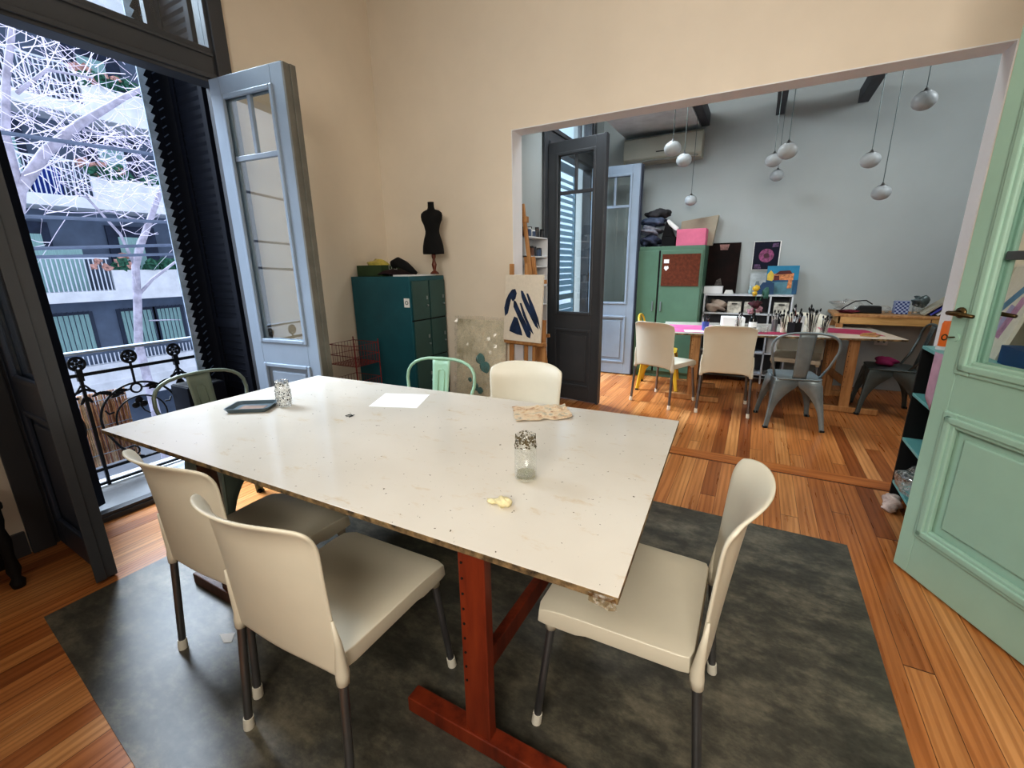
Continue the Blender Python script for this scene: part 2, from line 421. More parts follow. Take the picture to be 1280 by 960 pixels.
# ------------------------------------------------------------------ balcony door frames
def window_frame(name, x, y0, y1, zt, ztop, matf, label, out=-1):
    r = bpy.data.objects.new(name, None); COL.objects.link(r); r.location = (x, 0, 0)
    struct(r, label, 'window')
    c = 0.11
    m = MB()
    m.box(-0.10, y0 - 0.055, 0.0, 0.012, y0, ztop); m.box(-0.10, y1, 0.0, 0.012, y1 + 0.055, ztop)
    m.box(-0.10, y0, ztop - 0.06, 0.012, y1, ztop)
    m.box(0.012, y0 - c, 0, 0.035, y0 - 0.02, ztop + 0.08); m.box(0.012, y1 + 0.02, 0, 0.035, y1 + c, ztop + 0.08)
    m.box(0.012, y0 - 0.02, ztop - 0.03, 0.035, y1 + 0.02, ztop + 0.08)
    m.build('window_frame', matf, r, bevel=0.004)
    m = MB(); m.box(-0.09, y0, zt, 0.03, y1, zt + 0.2); m.box(0.03, y0, zt + 0.02, 0.045, y1, zt + 0.05); m.box(0.03, y0, zt + 0.15, 0.042, y1, zt + 0.17)
    m.build('transom', matf, r, bevel=0.004)
    ym = y0 + (y1 - y0) * 0.76; yn = y0 + (y1 - y0) * 0.24
    m = MB()
    for yy in (ym, yn): m.box(-0.05, yy - 0.014, zt + 0.2, -0.01, yy + 0.014, ztop - 0.06)
    m.build('muntin', matf, r)
    m = MB(); m.box(-0.032, y0, zt + 0.2, -0.028, y1, ztop - 0.06); m.build('window_pane', GLASS, r)
    m = MB(); m.box(-0.12, y0, -0.01, 0.0, y1, 0.03); m.box(-0.03, y0, 0.03, -0.01, y1, 0.05); m.build('window_sill', matf, r, bevel=0.003)
    return r
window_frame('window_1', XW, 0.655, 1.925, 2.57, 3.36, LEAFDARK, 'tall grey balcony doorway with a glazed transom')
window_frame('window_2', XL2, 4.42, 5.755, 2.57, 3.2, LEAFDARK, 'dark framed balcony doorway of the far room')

LEAFSHADE = pm('shaded_blue_grey_joinery_paint', C(66, 74, 90), 0.4, var=0.06, vs=3)  # leaf paint darkened: shade of the left leaf put into its colour
BEADM = pm('shade_toned_bead_paint', C(118, 116, 108), .6, var=.12)  # door edge darkened in colour because it catches less light
# door leaf: local x from hinge 0..w, z 0..h, faces +-y
def leaf(name, w, h, mat, label, loc, rz, panel=(0.15, 0.76), gl=(0.92, 2.46), mid=2.10, st=0.095, t=0.045, vert=True, glass=GLASS, muntin=None, mw_=0.0):
    r = bpy.data.objects.new(name, None); COL.objects.link(r)
    r.location = loc; r.rotation_euler = (0, 0, rz); struct(r, label, 'door')
    a = t / 2
    m = MB()
    m.box(0, -a, 0, st, a, h); m.box(w - st, -a, 0, w, a, h)
    m.box(st, -a, 0, w - st, a, panel[0]); m.box(st, -a, panel[1], w - st, a, gl[0]); m.box(st, -a, gl[1], w - st, a, h)
    m.build('door_frame', mat, r, bevel=0.003)
    m = MB(); m.box(st, -a * .35, panel[0], w - st, a * .35, panel[1])
    q = 0.055 + mw_
    m.box(st + q, -a * .75, panel[0] + q, w - st - q, a * .75, panel[1] - q)
    m.build('door_panel', mat, r, bevel=0.008)
    # mouldings round the panel and the glass, both faces
    m = MB(); g = 0.022 + mw_
    for z0, z1 in (panel, gl):
        for sgn in (-1, 1):
            ya, yb = sorted((sgn * (a - 0.012), sgn * (a + 0.009)))
            o = 0.006
            m.box(st - o, ya, z0 - o, st + g, yb, z1 + o); m.box(w - st - g, ya, z0 - o, w - st + o, yb, z1 + o)
            m.box(st + g, ya, z0 - o, w - st - g, yb, z0 + g); m.box(st + g, ya, z1 - g, w - st - g, yb, z1 + o)
            if mw_:
                ya, yb = sorted((sgn * (a - 0.02), sgn * (a + 0.018)))
                m.box(st + 0.012, ya, z0 + .012, st + g - .016, yb, z1 - .012); m.box(w - st - g + .016, ya, z0 + .012, w - st - .012, yb, z1 - .012)
                m.box(st + .012, ya, z0 + .012, w - st - .012, yb, z0 + g - .016); m.box(st + .012, ya, z1 - g + .016, w - st - .012, yb, z1 - .012)
    m.build('moulding', mat, r, bevel=0.006)
    m = MB(); m.box(st + g, -0.012, mid - 0.016, w - st - g, 0.012, mid + 0.016)
    if vert: m.box(w / 2 - 0.014, -0.012, mid + 0.016, w / 2 + 0.014, 0.012, gl[1])
    m.build('muntin', muntin or mat, r, bevel=0.004)
    m = MB(); m.box(st + 0.004, -0.002, gl[0] + 0.002, w - st - 0.004, 0.002, gl[1] - 0.002)
    m.build('glass_pane', glass, r)
    return r
d1 = leaf('door_1', 0.63, 2.565, LEAFBLUE, 'pale blue balcony door leaf opened against the cream wall', (-3.165, 1.885, 0.012), math.atan2(0.06, 0.62))
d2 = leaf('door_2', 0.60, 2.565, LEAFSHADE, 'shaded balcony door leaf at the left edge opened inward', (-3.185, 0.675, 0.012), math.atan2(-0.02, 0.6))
d3 = leaf('door_3', 0.61, 2.565, LEAFDARK, 'charcoal balcony door leaf in the far room with louvres behind its glass', (-1.955, 4.395, 0.012), math.atan2(-0.08, 0.61))
d4 = leaf('door_4', 0.60, 2.565, LEAFBLUE, 'pale blue balcony door leaf beside the green locker', (-1.965, 5.735, 0.012), math.atan2(0.01, 0.6))
for d, w in ((d1, .63), (d2, .60), (d3, .61), (d4, .60)):
    m = MB(); sg = 1 if d in (d1, d4) else -1
    ya, yb = sorted((-sg * .0225, sg * .055)); m.box(w - 0.002, ya, 0.0, w + 0.016, yb, 2.56)
    m.box(w + .016, *sorted((sg * .02, sg * .06))[:1], 0.0, w + .024, sorted((sg * .02, sg * .06))[1], 2.56)
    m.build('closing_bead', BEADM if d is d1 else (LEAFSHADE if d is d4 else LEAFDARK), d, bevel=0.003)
    m = MB()
    for z in (0.3, 1.2, 2.2): m.tube([(-0.012, 0.0, z), (-0.012, 0.0, z + 0.12)], 0.009, 8)
    m.build('hinge', BRASS, d)

# mint door
ang = math.atan2(0.888, -0.46)
sd = Vector((.46, -.888)).normalized(); W5 = 0.86
hx, hy = 0.745 + sd.x * W5, 2.494 + sd.y * W5
d5 = leaf('door_5', W5, 2.66, MINT, 'mint green panelled door with a glazed upper half standing open at right',
          (hx, hy, 0.012), ang, panel=(0.20, 0.79), gl=(0.96, 2.56), mid=1.42, st=0.075, t=0.05, vert=False, muntin=LEAFDARK, mw_=0.035)
d5.location.x += 0.0
m = MB()
for sg in (-1, 1):
    m.lathe([(0, 0), (0.020, 0), (0.022, 0.004), (0.012, 0.008), (0.009, 0.045), (0.0, 0.045)], 12)
    for v in m.bm.verts:
        pass
    break
m.bm.clear()
for sg in (-1, 1):
    y = sg * 0.025
    m.tube([(W5 - 0.035, y, 1.20), (W5 - 0.035, y + sg * 0.006, 1.20)], 0.022, 14)
    m.tube([(W5 - 0.035, y + sg * 0.004, 1.20), (W5 - 0.035, y + sg * 0.045, 1.20), (W5 - 0.036, y + sg * 0.055, 1.20), (W5 - 0.06, y + sg * 0.058, 1.20), (W5 - 0.14, y + sg * 0.055, 1.195)], [0.008, 0.008, 0.009, 0.009, 0.007], 8)
m.build('door_handle', BRASS, d5, smooth=True)
m = MB()
for sg in (-1, 1):
    y = sg * 0.025
    m.tube([(W5 - 0.035, y, 1.10), (W5 - 0.035, y + sg * 0.005, 1.10)], 0.018, 14)
m.build('keyhole_plate', MINT, d5, smooth='auto')
m = MB(); m.tube([(W5 - 0.035, 0.028, 1.10), (W5 - 0.035, 0.06, 1.10)], 0.003, 6)
m.tube(arc((W5 - 0.035, 0.07, 1.10), 0.011, 0, 360, 12, 'yz')[:-1], 0.0025, 6, closed=True)
m.build('key', BRASS, d5, smooth=True)

# ------------------------------------------------------------------ shutters
def shutter(label, loc, rz, w, h, mat, slatmat, tilt=35, z0=0.02, st=0.05, pitch=0.055, group=None, t=.03, solid=False):
    r = thing('louvred_shutter', label, 'shutter', loc, rz, group)
    m = MB(); a = t / 2
    m.box(0, -a, z0, st, a, h); m.box(w - st, -a, z0, w, a, h)
    for za, zb in ((z0, z0 + 0.12), (1.0, 1.07), (h - 0.1, h)): m.box(st, -a, za, w - st, a, zb)
    m.build('shutter_frame', mat, r, bevel=0.002)
    m = MB(); z = z0 + 0.14
    while z < h - 0.12:
        if not (0.97 < z < 1.09):
            T = Matrix.Translation((0, 0, z)) @ Matrix.Rotation(math.radians(tilt), 4, 'X')
            m.box(st - .005, -0.5 * pitch + .002, -0.003, w - st + .005, 0.5 * pitch - .002, 0.003, T)
        z += pitch
    sl = m.build('slats', slatmat, r); sl['kind'] = 'stuff'
    if solid:
        m = MB(); m.box(st, -.004, z0 + .1, w - st, .004, h - .1); m.build('backing_panel', mat, r)
    return r
shutter('near black louvred shutter panel folded against the right reveal of the near balcony doorway', (-3.34, 1.93, 0), PI, 0.38, 3.25, SHUT, SHUT, tilt=70, solid=True)
s3 = thing('louvred_shutter', 'louvred shutter strip with sky light in its colour, seen edge on beside the street view', 'shutter', (-3.745, 0, 0))
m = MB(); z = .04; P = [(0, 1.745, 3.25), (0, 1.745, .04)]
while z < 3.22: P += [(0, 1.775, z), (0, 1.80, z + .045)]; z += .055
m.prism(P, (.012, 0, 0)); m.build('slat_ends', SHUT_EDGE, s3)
m = MB(); z = .04; P = [(-.01, 1.835, 3.25), (-.01, 1.78, 3.25), (-.01, 1.78, .04), (-.01, 1.835, .04)]
m.prism(P, (-.02, 0, 0)); m.box(-.02, 1.835, .02, .01, 1.96, 3.25); m.build('shutter_frame', SHUT, s3)
m = MB(); z = .08
while z < 3.2:
    T = Matrix.Translation((.012, 1.845, z)) @ Matrix.Rotation(math.radians(40), 4, 'X'); m.box(-.004, -.018, -.003, .004, .018, .003, T); z += .055
m.build('rivet_column', pm('dull_blue_grey_metal', C(80, 96, 118), .5), s3)['kind'] = 'stuff'
shutter('near black louvred shutter panel swung out at the left of the near balcony doorway', (-3.325, 0.665, 0), math.atan2(.27, -.13), 0.30, 3.25, SHUT, SHUT, tilt=70, solid=True)
shutter('near black louvred shutter panel folded behind the left one', (-3.36, 0.62, 0), math.atan2(.16, -.3), 0.30, 3.25, SHUT, SHUT, tilt=70, solid=True)
shutter('louvred shutter with sky light in its colour, closed behind the charcoal door leaf', (-2.19, 5.08, 0), PI / 2, 0.66, 2.6, SHUT_PALE, SHUT_PALE, tilt=48, pitch=0.075, st=.04)
shutter('louvred shutter with sky light in its colour, folded open at the near side of the far doorway', (-2.28, 4.40, 0), PI, 0.5, 2.6, SHUT_PALE, SHUT_PALE, tilt=40, pitch=0.06)

# ------------------------------------------------------------------ balcony
CONC = pm('pale_concrete', C(176, 180, 184), 0.9, var=0.1, vs=5)
m = MB(); m.box(-4.0, -0.6, -0.2, -3.33, 3.2, -0.02); m.box(-3.33, .6, -.2, -3.21, 1.98, -0.012)
struct(m.build('balcony_floor', CONC), 'pale concrete balcony slab', 'balcony')
rl = thing('balcony_railing', 'black wrought iron balcony railing with scrolls and rosettes', 'railing', (-3.85, 0, 0))
m = MB(); m.box(-0.035, -0.5, 0.905, 0.035, 3.0, 0.925); m.build('handrail', pm('pale_handrail', C(150, 165, 185), 0.4, var=.1), rl, bevel=0.004)
m = MB()
for z, h in ((0.77, 0.022), (0.10, 0.016), (0.0, 0.016)): m.box(-0.01, -0.5, z - h / 2, 0.01, 3.0, z + h / 2)
m.build('rail', IRON, rl)
for k in range(-2, 4):
    y0 = 1.10 + 0.56 * k; yc = y0 + 0.28
    m = MB(); m.box(-0.009, y0 - 0.009, -0.02, 0.009, y0 + 0.009, 0.80)
    m.box(-0.014, y0 - 0.016, .73, .014, y0 + 0.016, 0.81); m.build('baluster', IRON, rl)
    if k == 3: break
    m = MB()
    m.tube(arc((0, yc, 0.42), 0.235, -20, 200, 24), 0.008, 6)
    m.tube(arc((0, yc, 0.40), 0.155, -10, 190, 20), 0.006, 6)
    m.tube(arc((0, yc, 0.615), 0.032, 0, 360, 16)[:-1], 0.007, 6, closed=True)
    for sg in (-1, 1):
        m.tube([(0, yc + sg * .221, .34), (0, yc + sg * .17, .22), (0, yc + sg * .10, .13), (0, yc + sg * .05, .105)], 0.008, 6)
        m.tube([(0, yc + sg * (0.10 + 0.045 * (1 - t / 14) * math.cos(t * .62 + 1)), 0.16 + 0.045 * (1 - t / 14) * math.sin(t * .62 + 1)) for t in range(13)], 0.006, 6)
        m.tube([(0, yc + sg * .20, .50), (0, yc + sg * .185, .47), (0, yc + sg * .155, .475)], .006, 6)
        m.tube([(0, yc + sg * .27, .70), (0, yc + sg * .22, .63), (0, yc + sg * .14, .60), (0, yc + sg * .03, .615)], .006, 6)
    m.tube([(0, yc, .645), (0, yc, .77)], .008, 6)
    m.build('scrollwork', IRON, rl, smooth=True)
    m = MB()
    for sg in (-1, 1):
        for (dy, dz, rr) in ((.25, .66, 25), (.22, .625, -20), (.17, .625, 20), (.12, .59, -15), (.08, .62, 12), (.265, .60, 60), (.10, .605, 30)):
            T = Matrix.Translation((0, yc + sg * dy, dz)) @ Matrix.Rotation(math.radians(sg * rr), 4, 'X')
            m.blob((0, 0, 0), .006, .034, .011, 0, 8, T)
    # clover
    for a in (90, 200, 340): m.blob((0, yc + .026 * math.cos(math.radians(a)), .50 + .026 * math.sin(math.radians(a))), .008, .026, .024, 0, 10)
    m.tube([(0, yc, .49), (0, yc + .02, .44), (0, yc + .05, .41)], .005, 6)
    m.build('iron_leaves', IRON, rl, smooth=True)
    for yy in (y0, yc):
        m = MB()
        m.tube(arc((0, yy, .845), .041, 0, 360, 18)[:-1], .009, 6, closed=True)
        for a in range(5):
            an = a * 2 * PI / 5 + .4
            m.blob((0, yy + .022 * math.cos(an), .845 + .022 * math.sin(an)), .009, .0135, .0135, 0, 8)
        m.blob((0, yy, .845), .012, .01, .01, 0, 8); m.tube([(0, yy, .80), (0, yy, .77)], .009, 6)
        m.build('rosette', IRON, rl, smooth=True)
# bamboo screen outside the railing
bb = thing('bamboo_screen', 'reddish bamboo cane screen tied outside the balcony railing', 'screen', (-3.93, 0, 0))
BAM = [pm('bamboo_cane_a', C(196, 150, 112), .6, var=.2, vs=20), pm('bamboo_cane_b', C(150, 96, 66), .6, var=.2, vs=20), pm('bamboo_cane_c', C(214, 182, 150), .6, var=.2, vs=20)]
m = MB(); y = .62
while y < 1.34:
    m.mi = random.choice((0, 0, 1, 2)); m.tube([(random.uniform(-.003, .003), y, .10), (0, y + random.uniform(-.004, .004), .62)], .0055, 6); y += .0115
m.build('canes', BAM, bb, smooth=True)
m = MB()
for z in (.18, .38, .56): m.tube([(.010, .61, z), (.010, 1.34, z + .005)], .003, 5)
m.build('tie_wire', SHUT_EDGE, bb)
pl = thing('planter_box', 'dark planter box standing on the balcony behind the metal chair', 'planter', (-3.66, 1.72, -0.02))
m = MB(); m.prism([(-.12, -.16, 0), (.12, -.16, 0), (.12, .1, 0), (-.12, .1, 0)], (0, 0, .62)); m.build('box', SHUT, pl, bevel=.006)
m = MB(); m.box(-.11, -.15, .6, .11, .09, .625); m.build('soil', BLACK, pl)

m = MB(); m.box(-3.2, 5.86, -.2, -2.26, 6.0, 3.6)
struct(m.build('wall_outside', pm('pale_outside_render', C(206, 220, 232), .8, var=.04)), 'pale outer wall beyond the far balcony doorway', 'wall')
m = MB(); m.box(-3.3, 3.56, -.2, -2.26, 6.0, -.02)
struct(m.build('balcony_floor', CONC), 'pale slab outside the far balcony doorway', 'balcony')
# ------------------------------------------------------------------ street outside
S = 18.0 / 13.0
def fy(y): return y * S
def fz(z): return 1.42 + (z - 1.42) * S
XFC = -18.0
ST_W = pm('pale_render_band', C(216, 218, 226), .8, var=.08, vs=2)
ST_G = pm('blue_grey_facade', C(92, 104, 124), .8, var=.1, vs=1.5)
ST_D = pm('dark_recess', C(44, 54, 76), .8, var=.2, vs=3)
CURT = pm('pale_green_curtain', C(150, 184, 184), .7, var=.12, vs=9, scale=(1, 8, .4))
BARS = pm('white_balcony_bars', C(205, 210, 224), .6, var=.05)
BARD = pm('dark_window_bars', C(40, 52, 74), .6, var=.05)
PLANT = pm('balcony_greenery', C(52, 104, 84), .8, var=.4, vs=12)
PLANTF = pm('pink_balcony_flowers', C(196, 150, 140), .8, var=.3, vs=12)
bd = thing('apartment_building', 'pale banded apartment block with barred windows across the street', 'building', (XFC, 0, 0))
m = MB(); m.box(-1.6, -4, -4.5, -1.2, 22, 11.2); m.build('wall', ST_G, bd)
levels = [-1.15, 0.91, 2.885, 4.75, 6.7, 8.5]
for L in levels:
    m = MB(); m.box(-1.3, -4, fz(L - .11), 0.05, 22, fz(L + .115)); m.build('floor_slab', ST_W, bd)
for L, split in ((0.91, 4.72), (2.885, 4.75), (4.75, 4.95), (6.7, 4.9)):
    base = fz(L + .115)
    for ya, yb in ((split, 6.35), (8.1, 9.6)):
        m = MB(); m.box(-.08, fy(ya), base, .03, fy(yb), base + .62); m.build('parapet', ST_W, bd)
    for ya, yb in ((2.0, split), (6.35, 8.1), (9.6, 12)):
        m = MB(); y = fy(ya)
        while y < fy(yb): m.box(-.012, y, base, .012, y + .028, base + .97); y += .105
        m.box(-.025, fy(ya), base + .95, .025, fy(yb), base + 1.0)
        m.build('balcony_bars', BARS, bd)
    for (ya, yb), (yc, yd) in (((3.0, 4.1), (3.3, 3.95)), ((5.1, 6.1), (5.3, 5.8)), ((6.9, 8.2), (7.0, 7.8))):
        m = MB(); m.box(-1.2, fy(ya), base, -1.12, fy(yb), base + 2.05); wn = m.build('window', ST_D, bd)
        m = MB(); m.box(-1.12, fy(yc), base + .05, -1.09, fy(yd), base + 1.7); m.build('curtain', CURT, wn)
    m = MB()
    rn = random.Random(int(L * 10))
    for i in range(16):
        yy = fy(rn.uniform(split + .05, 6.3)); m.blob((-.05 + rn.uniform(-.1, .1), yy, base + .66 + rn.uniform(0, .22)), .16, .2, .16, .5, 8)
    m.build('greenery', PLANT, bd)['kind'] = 'stuff'
    m = MB()
    for i in range(8):
        yy = fy(rn.uniform(split - .3, 5.6)); m.blob((-.0, yy, base + .7 + rn.uniform(0, .35)), .08, .12, .1, .5, 8)
    m.build('flowers', PLANTF, bd)['kind'] = 'stuff'
# first floor barred windows just under the lowest visible slab
m = MB(); m.box(-.9, -4, fz(-1.1), -.7, 22, fz(.8)); m.build('lower_wall', ST_G, bd)
for ya, yb in ((3.55, 4.32), (4.85, 5.55), (5.6, 6.2), (6.9, 7.7)):
    m = MB(); m.box(-.7, fy(ya) - .06, fz(-.35), -.66, fy(yb) + .06, fz(.56)); wn = m.build('window', BARD, bd)
    m = MB(); m.box(-.66, fy(ya) + .05, fz(-.33), -.63, fy(yb) - .05, fz(.5)); m.build('pane', CURT, wn)
    m = MB(); y = fy(ya)
    while y <= fy(yb): m.box(-.60, y, fz(-.35), -.585, y + .018, fz(.58)); y += .125
    m.build('window_bars', BARD, wn)
m = MB()
m.box(-.3, -4, fz(-1.5), .0, 22, fz(-.62)); m.build('lower_parapet', ST_W, bd)
m = MB()
y = 3.0
while y < 14: m.box(.01, y, fz(-.6), .03, y + .03, fz(-.38)); y += .11
m.build('lower_fence', BARS, bd)
m = MB(); m.box(-1.14, fy(4.02), fz(3.0), -1.05, fy(4.5), fz(3.65)); m.build('hanging_towel', pm('cobalt_towel', C(30, 60, 150), .8, var=.2), bd)
m = MB(); m.box(-.9, fy(3.55), fz(1.02), -.82, fy(4.5), fz(1.95)); m.build('patio_table_cloth', CURT, bd)
m = MB(); m.box(-40, -12, -4.6, -4.1, 30, -4.5)
struct(m.build('ground', pm('pale_street_paving', C(170, 174, 182), .9, var=.12, vs=.7)), 'pale street paving below the balcony', 'street')
m = MB(); m.box(-16, -12, -4.5, -9.2, 30, -4.44)
struct(m.build('road', pm('wet_grey_asphalt', C(120, 128, 140), .8, var=.1, vs=2)), 'grey road below the balcony', 'street')

# bare trees
BARK = pm('pale_bark', C(172, 168, 186), .85, var=.18, vs=8, bmp=.2)
TWIG = pm('pale_twigs', C(226, 218, 238), .7, var=.06)
def tree(label, trunk, limbs, ntw, seed, spread, tz):
    rn = random.Random(seed)
    r = thing('bare_tree', label, 'tree', trunk[0][:3])
    o = Vector(trunk[0][:3])
    m = MB(); m.tube([Vector(p[:3]) - o for p in trunk], [p[3] * .62 for p in trunk], 10); m.build('trunk', BARK, r, smooth=True)
    for L in limbs:
        m = MB(); m.tube([Vector(p[:3]) - o for p in L], [p[3] * .55 for p in L], 8); m.build('branch', BARK, r, smooth=True)
    m = MB()
    for i in range(ntw):
        y = rn.uniform(*spread); z = rn.uniform(*tz)
        p = Vector((trunk[0][0] + rn.uniform(-.9, .9), y, z))
        d = Vector((rn.uniform(-.3, .3), rn.choice((-1, 1)) * rn.uniform(.3, 1), rn.uniform(-.6, .9))).normalized()
        pts = [p.copy()]; k = rn.randint(8, 13); cv = Vector((0, rn.uniform(-.3, .3), rn.uniform(-.3, .3)))
        for q in range(k):
            d = (d + cv * .6 + Vector((rn.uniform(-.08, .08), rn.uniform(-.09, .09), rn.uniform(-.09, .09)))).normalized(); p = p + d * rn.uniform(.08, .15); pts.append(p.copy())
        r0 = rn.uniform(.0035, .007)
        m.tube([q - o for q in pts], [r0 * (1 - .7 * j / k) for j in range(k + 1)], 4)
        for q in range(2):
            b = pts[rn.randint(1, k - 1)]; dd = Vector((rn.uniform(-.3, .3), rn.uniform(-1, 1), rn.uniform(-.6, 1))).normalized()
            m.tube([b - o, b + dd * .16 - o, b + dd * .3 + Vector((0, 0, .05)) - o], [.006, .005, .003], 4)
    tw = m.build('twigs', TWIG, r); tw['kind'] = 'stuff'
    return r
X = -9.0
tree('slender pale street tree with a forking trunk before the opposite balconies',
     [(X, 3.38, -4.5, .16), (X, 3.42, -1.5, .12), (X, 3.40, .26, .10), (X, 3.52, .95, .095), (X, 3.60, 1.5, .09), (X, 3.74, 1.85, .085), (X, 3.98, 2.32, .075), (X, 4.25, 2.85, .065), (X, 4.5, 3.6, .05)],
     [[(X, 3.55, 1.05, .05), (X, 3.8, 1.3, .045), (X, 4.25, 1.62, .035), (X, 4.8, 1.95, .02)],
      [(X, 3.60, 1.5, .05), (X, 3.5, 2.0, .04), (X, 3.2, 2.5, .03), (X, 2.9, 2.7, .015)],
      [(X, 3.62, .62, .02), (X, 3.95, .60, .014), (X, 4.1, .58, .008)],
      [(X, 3.9, 2.2, .03), (X, 3.4, 2.35, .02), (X, 3.0, 2.2, .01)]],
     80, 3, (2.7, 4.6), (2.2, 4.2))
tree('leaning pale street tree with a tangle of bare twigs at upper left',
     [(X + 1, 1.2, -4.5, .17), (X + 1, 1.6, -1, .14), (X + 1, 1.9, 1.2, .12), (X + 1, 2.2, 2.4, .11), (X + 1, 2.55, 2.9, .10), (X + 1, 2.95, 3.3, .085), (X + 1, 3.5, 3.75, .06), (X + 1, 4.1, 4.2, .04)],
     [[(X + 1, 2.2, 2.4, .09), (X + 1, 2.22, 3.0, .08), (X + 1, 2.35, 3.6, .07), (X + 1, 2.5, 4.1, .06), (X + 1, 2.7, 4.8, .04)],
      [(X + 1, 2.42, 3.5, .04), (X + 1, 2.75, 3.85, .035), (X + 1, 3.2, 3.9, .02)],
      [(X + 1, 2.9, 3.25, .03), (X + 1, 3.3, 3.2, .02), (X + 1, 3.7, 2.9, .012)]],
     100, 9, (1.9, 4.2), (2.4, 4.8))
CABM = pm('grey_cable', C(92, 104, 128), .6, var=.1)
for i, (za, zb, r_) in enumerate(((2.83, 2.88, .022), (2.02, 2.06, .022), (1.69, 1.77, .022), (1.60, 1.65, .02))):
    m = MB(); m.tube([(-7, y, za + (zb - za) * (y - 2) / 1.35 + .0) for y in (-3, 0, 2, 3.4, 6, 10)], r_, 6)
    tag(m.build('street_cable', CABM), ['highest street cable crossing the twigs', 'second highest cable sagging across the street', 'cable just above the flowered balcony rail', 'lowest of the street cables'][i], 'cable')

# ------------------------------------------------------------------ floor mat
m = MB(); m.box(-2.52, 0.0, 0.0, 0.555, 2.56, 0.003)
for v in m.bm.verts:
    if v.co.y < .1: v.co.y = .40 if v.co.x < 0 else 0.12
tag(m.build('floor_mat', RUG), 'large mottled grey vinyl mat under the white work table', 'mat')

# ------------------------------------------------------------------ near table
ZT = 0.75
cor = [(-2.48, .728), (-.182, .776), (-.238, 1.962), (-2.462, 1.842)]
def work_table(name, label, corners, legs, loc=(0, 0, 0), legmat=ORANGE_WOOD, edge=EDGE, footdir=(1, 0), pins=True, extras=True):
    r = thing(name, label, 'table', loc)
    m = MB(); m.mi = 0
    a = [m.bm.verts.new((x, y, ZT)) for x, y in corners]; b = [m.bm.verts.new((x, y, ZT - .018)) for x, y in corners]
    m._f(a); m.mi = 1; m._f(b[::-1])
    for i in range(4): m._f([a[i], b[i], b[(i + 1) % 4], a[(i + 1) % 4]])
    m.build('tabletop', [TOP, edge], r, bevel=.0015)
    f = Vector((footdir[0], footdir[1], 0)).normalized(); n = Vector((-f.y, f.x, 0))
    for (x, y, mt) in legs:
        m = MB(); p = Vector((x, y, 0))
        m.bar(p + Vector((0, 0, .05)), p + Vector((0, 0, ZT - .02)), .085, .035, up=tuple(n))
        lg = m.build('leg', mt, r, bevel=.003)
        m = MB(); m.bar(p - f * .27 + Vector((0, 0, .03)), p + f * .27 + Vector((0, 0, .03)), .055, .055); m.build('foot', mt, r, bevel=.004)
        m = MB()
        for k in range(9):
            q = p - n * .0185 - f * .03 + Vector((0, 0, .25 + k * .05)); m.tube([q, q - n * .002], .004, 6)
        m.build('peg_holes', BLACK, lg)
    for i in (0, 1):
        m = MB(); A = Vector((legs[2 * i][0], legs[2 * i][1], 0)); Bq = Vector((legs[2 * i + 1][0], legs[2 * i + 1][1], 0))
        m.bar(A + Vector((0, 0, .28)), Bq + Vector((0, 0, .28)), .03, .07); m.build('cross_rail', legs[2 * i][2], r, bevel=.003); m = MB(); m.bar(A + Vector((0, 0, ZT - .045)), Bq + Vector((0, 0, ZT - .045)), .035, .05)
        m.build('cross_rail', legs[2 * i][2], r, bevel=.003)
    return r
work_table('work_table', 'large white topped work table on orange wooden legs with a chipped edge', cor,
           [(-.59, .845, ORANGE_WOOD), (-.59, 1.75, ORANGE_WOOD), (-1.90, .845, DARK_WOOD), (-1.90, 1.70, DARK_WOOD)])
m = MB(); m.prism([(-.245, .7715, ZT - .004), (-.187, .7725, ZT - .002), (-.183, .7725, ZT - .03), (-.20, .7725, ZT - .036), (-.245, .7715, ZT - .026)], (.0, -.0012, 0))
tag(m.build('packing_tape', glassmat('packing_tape', (.86, .82, .72, 1), .08, .15, .5)), 'strip of clear tape peeling from the near corner of the work table', 'tape')

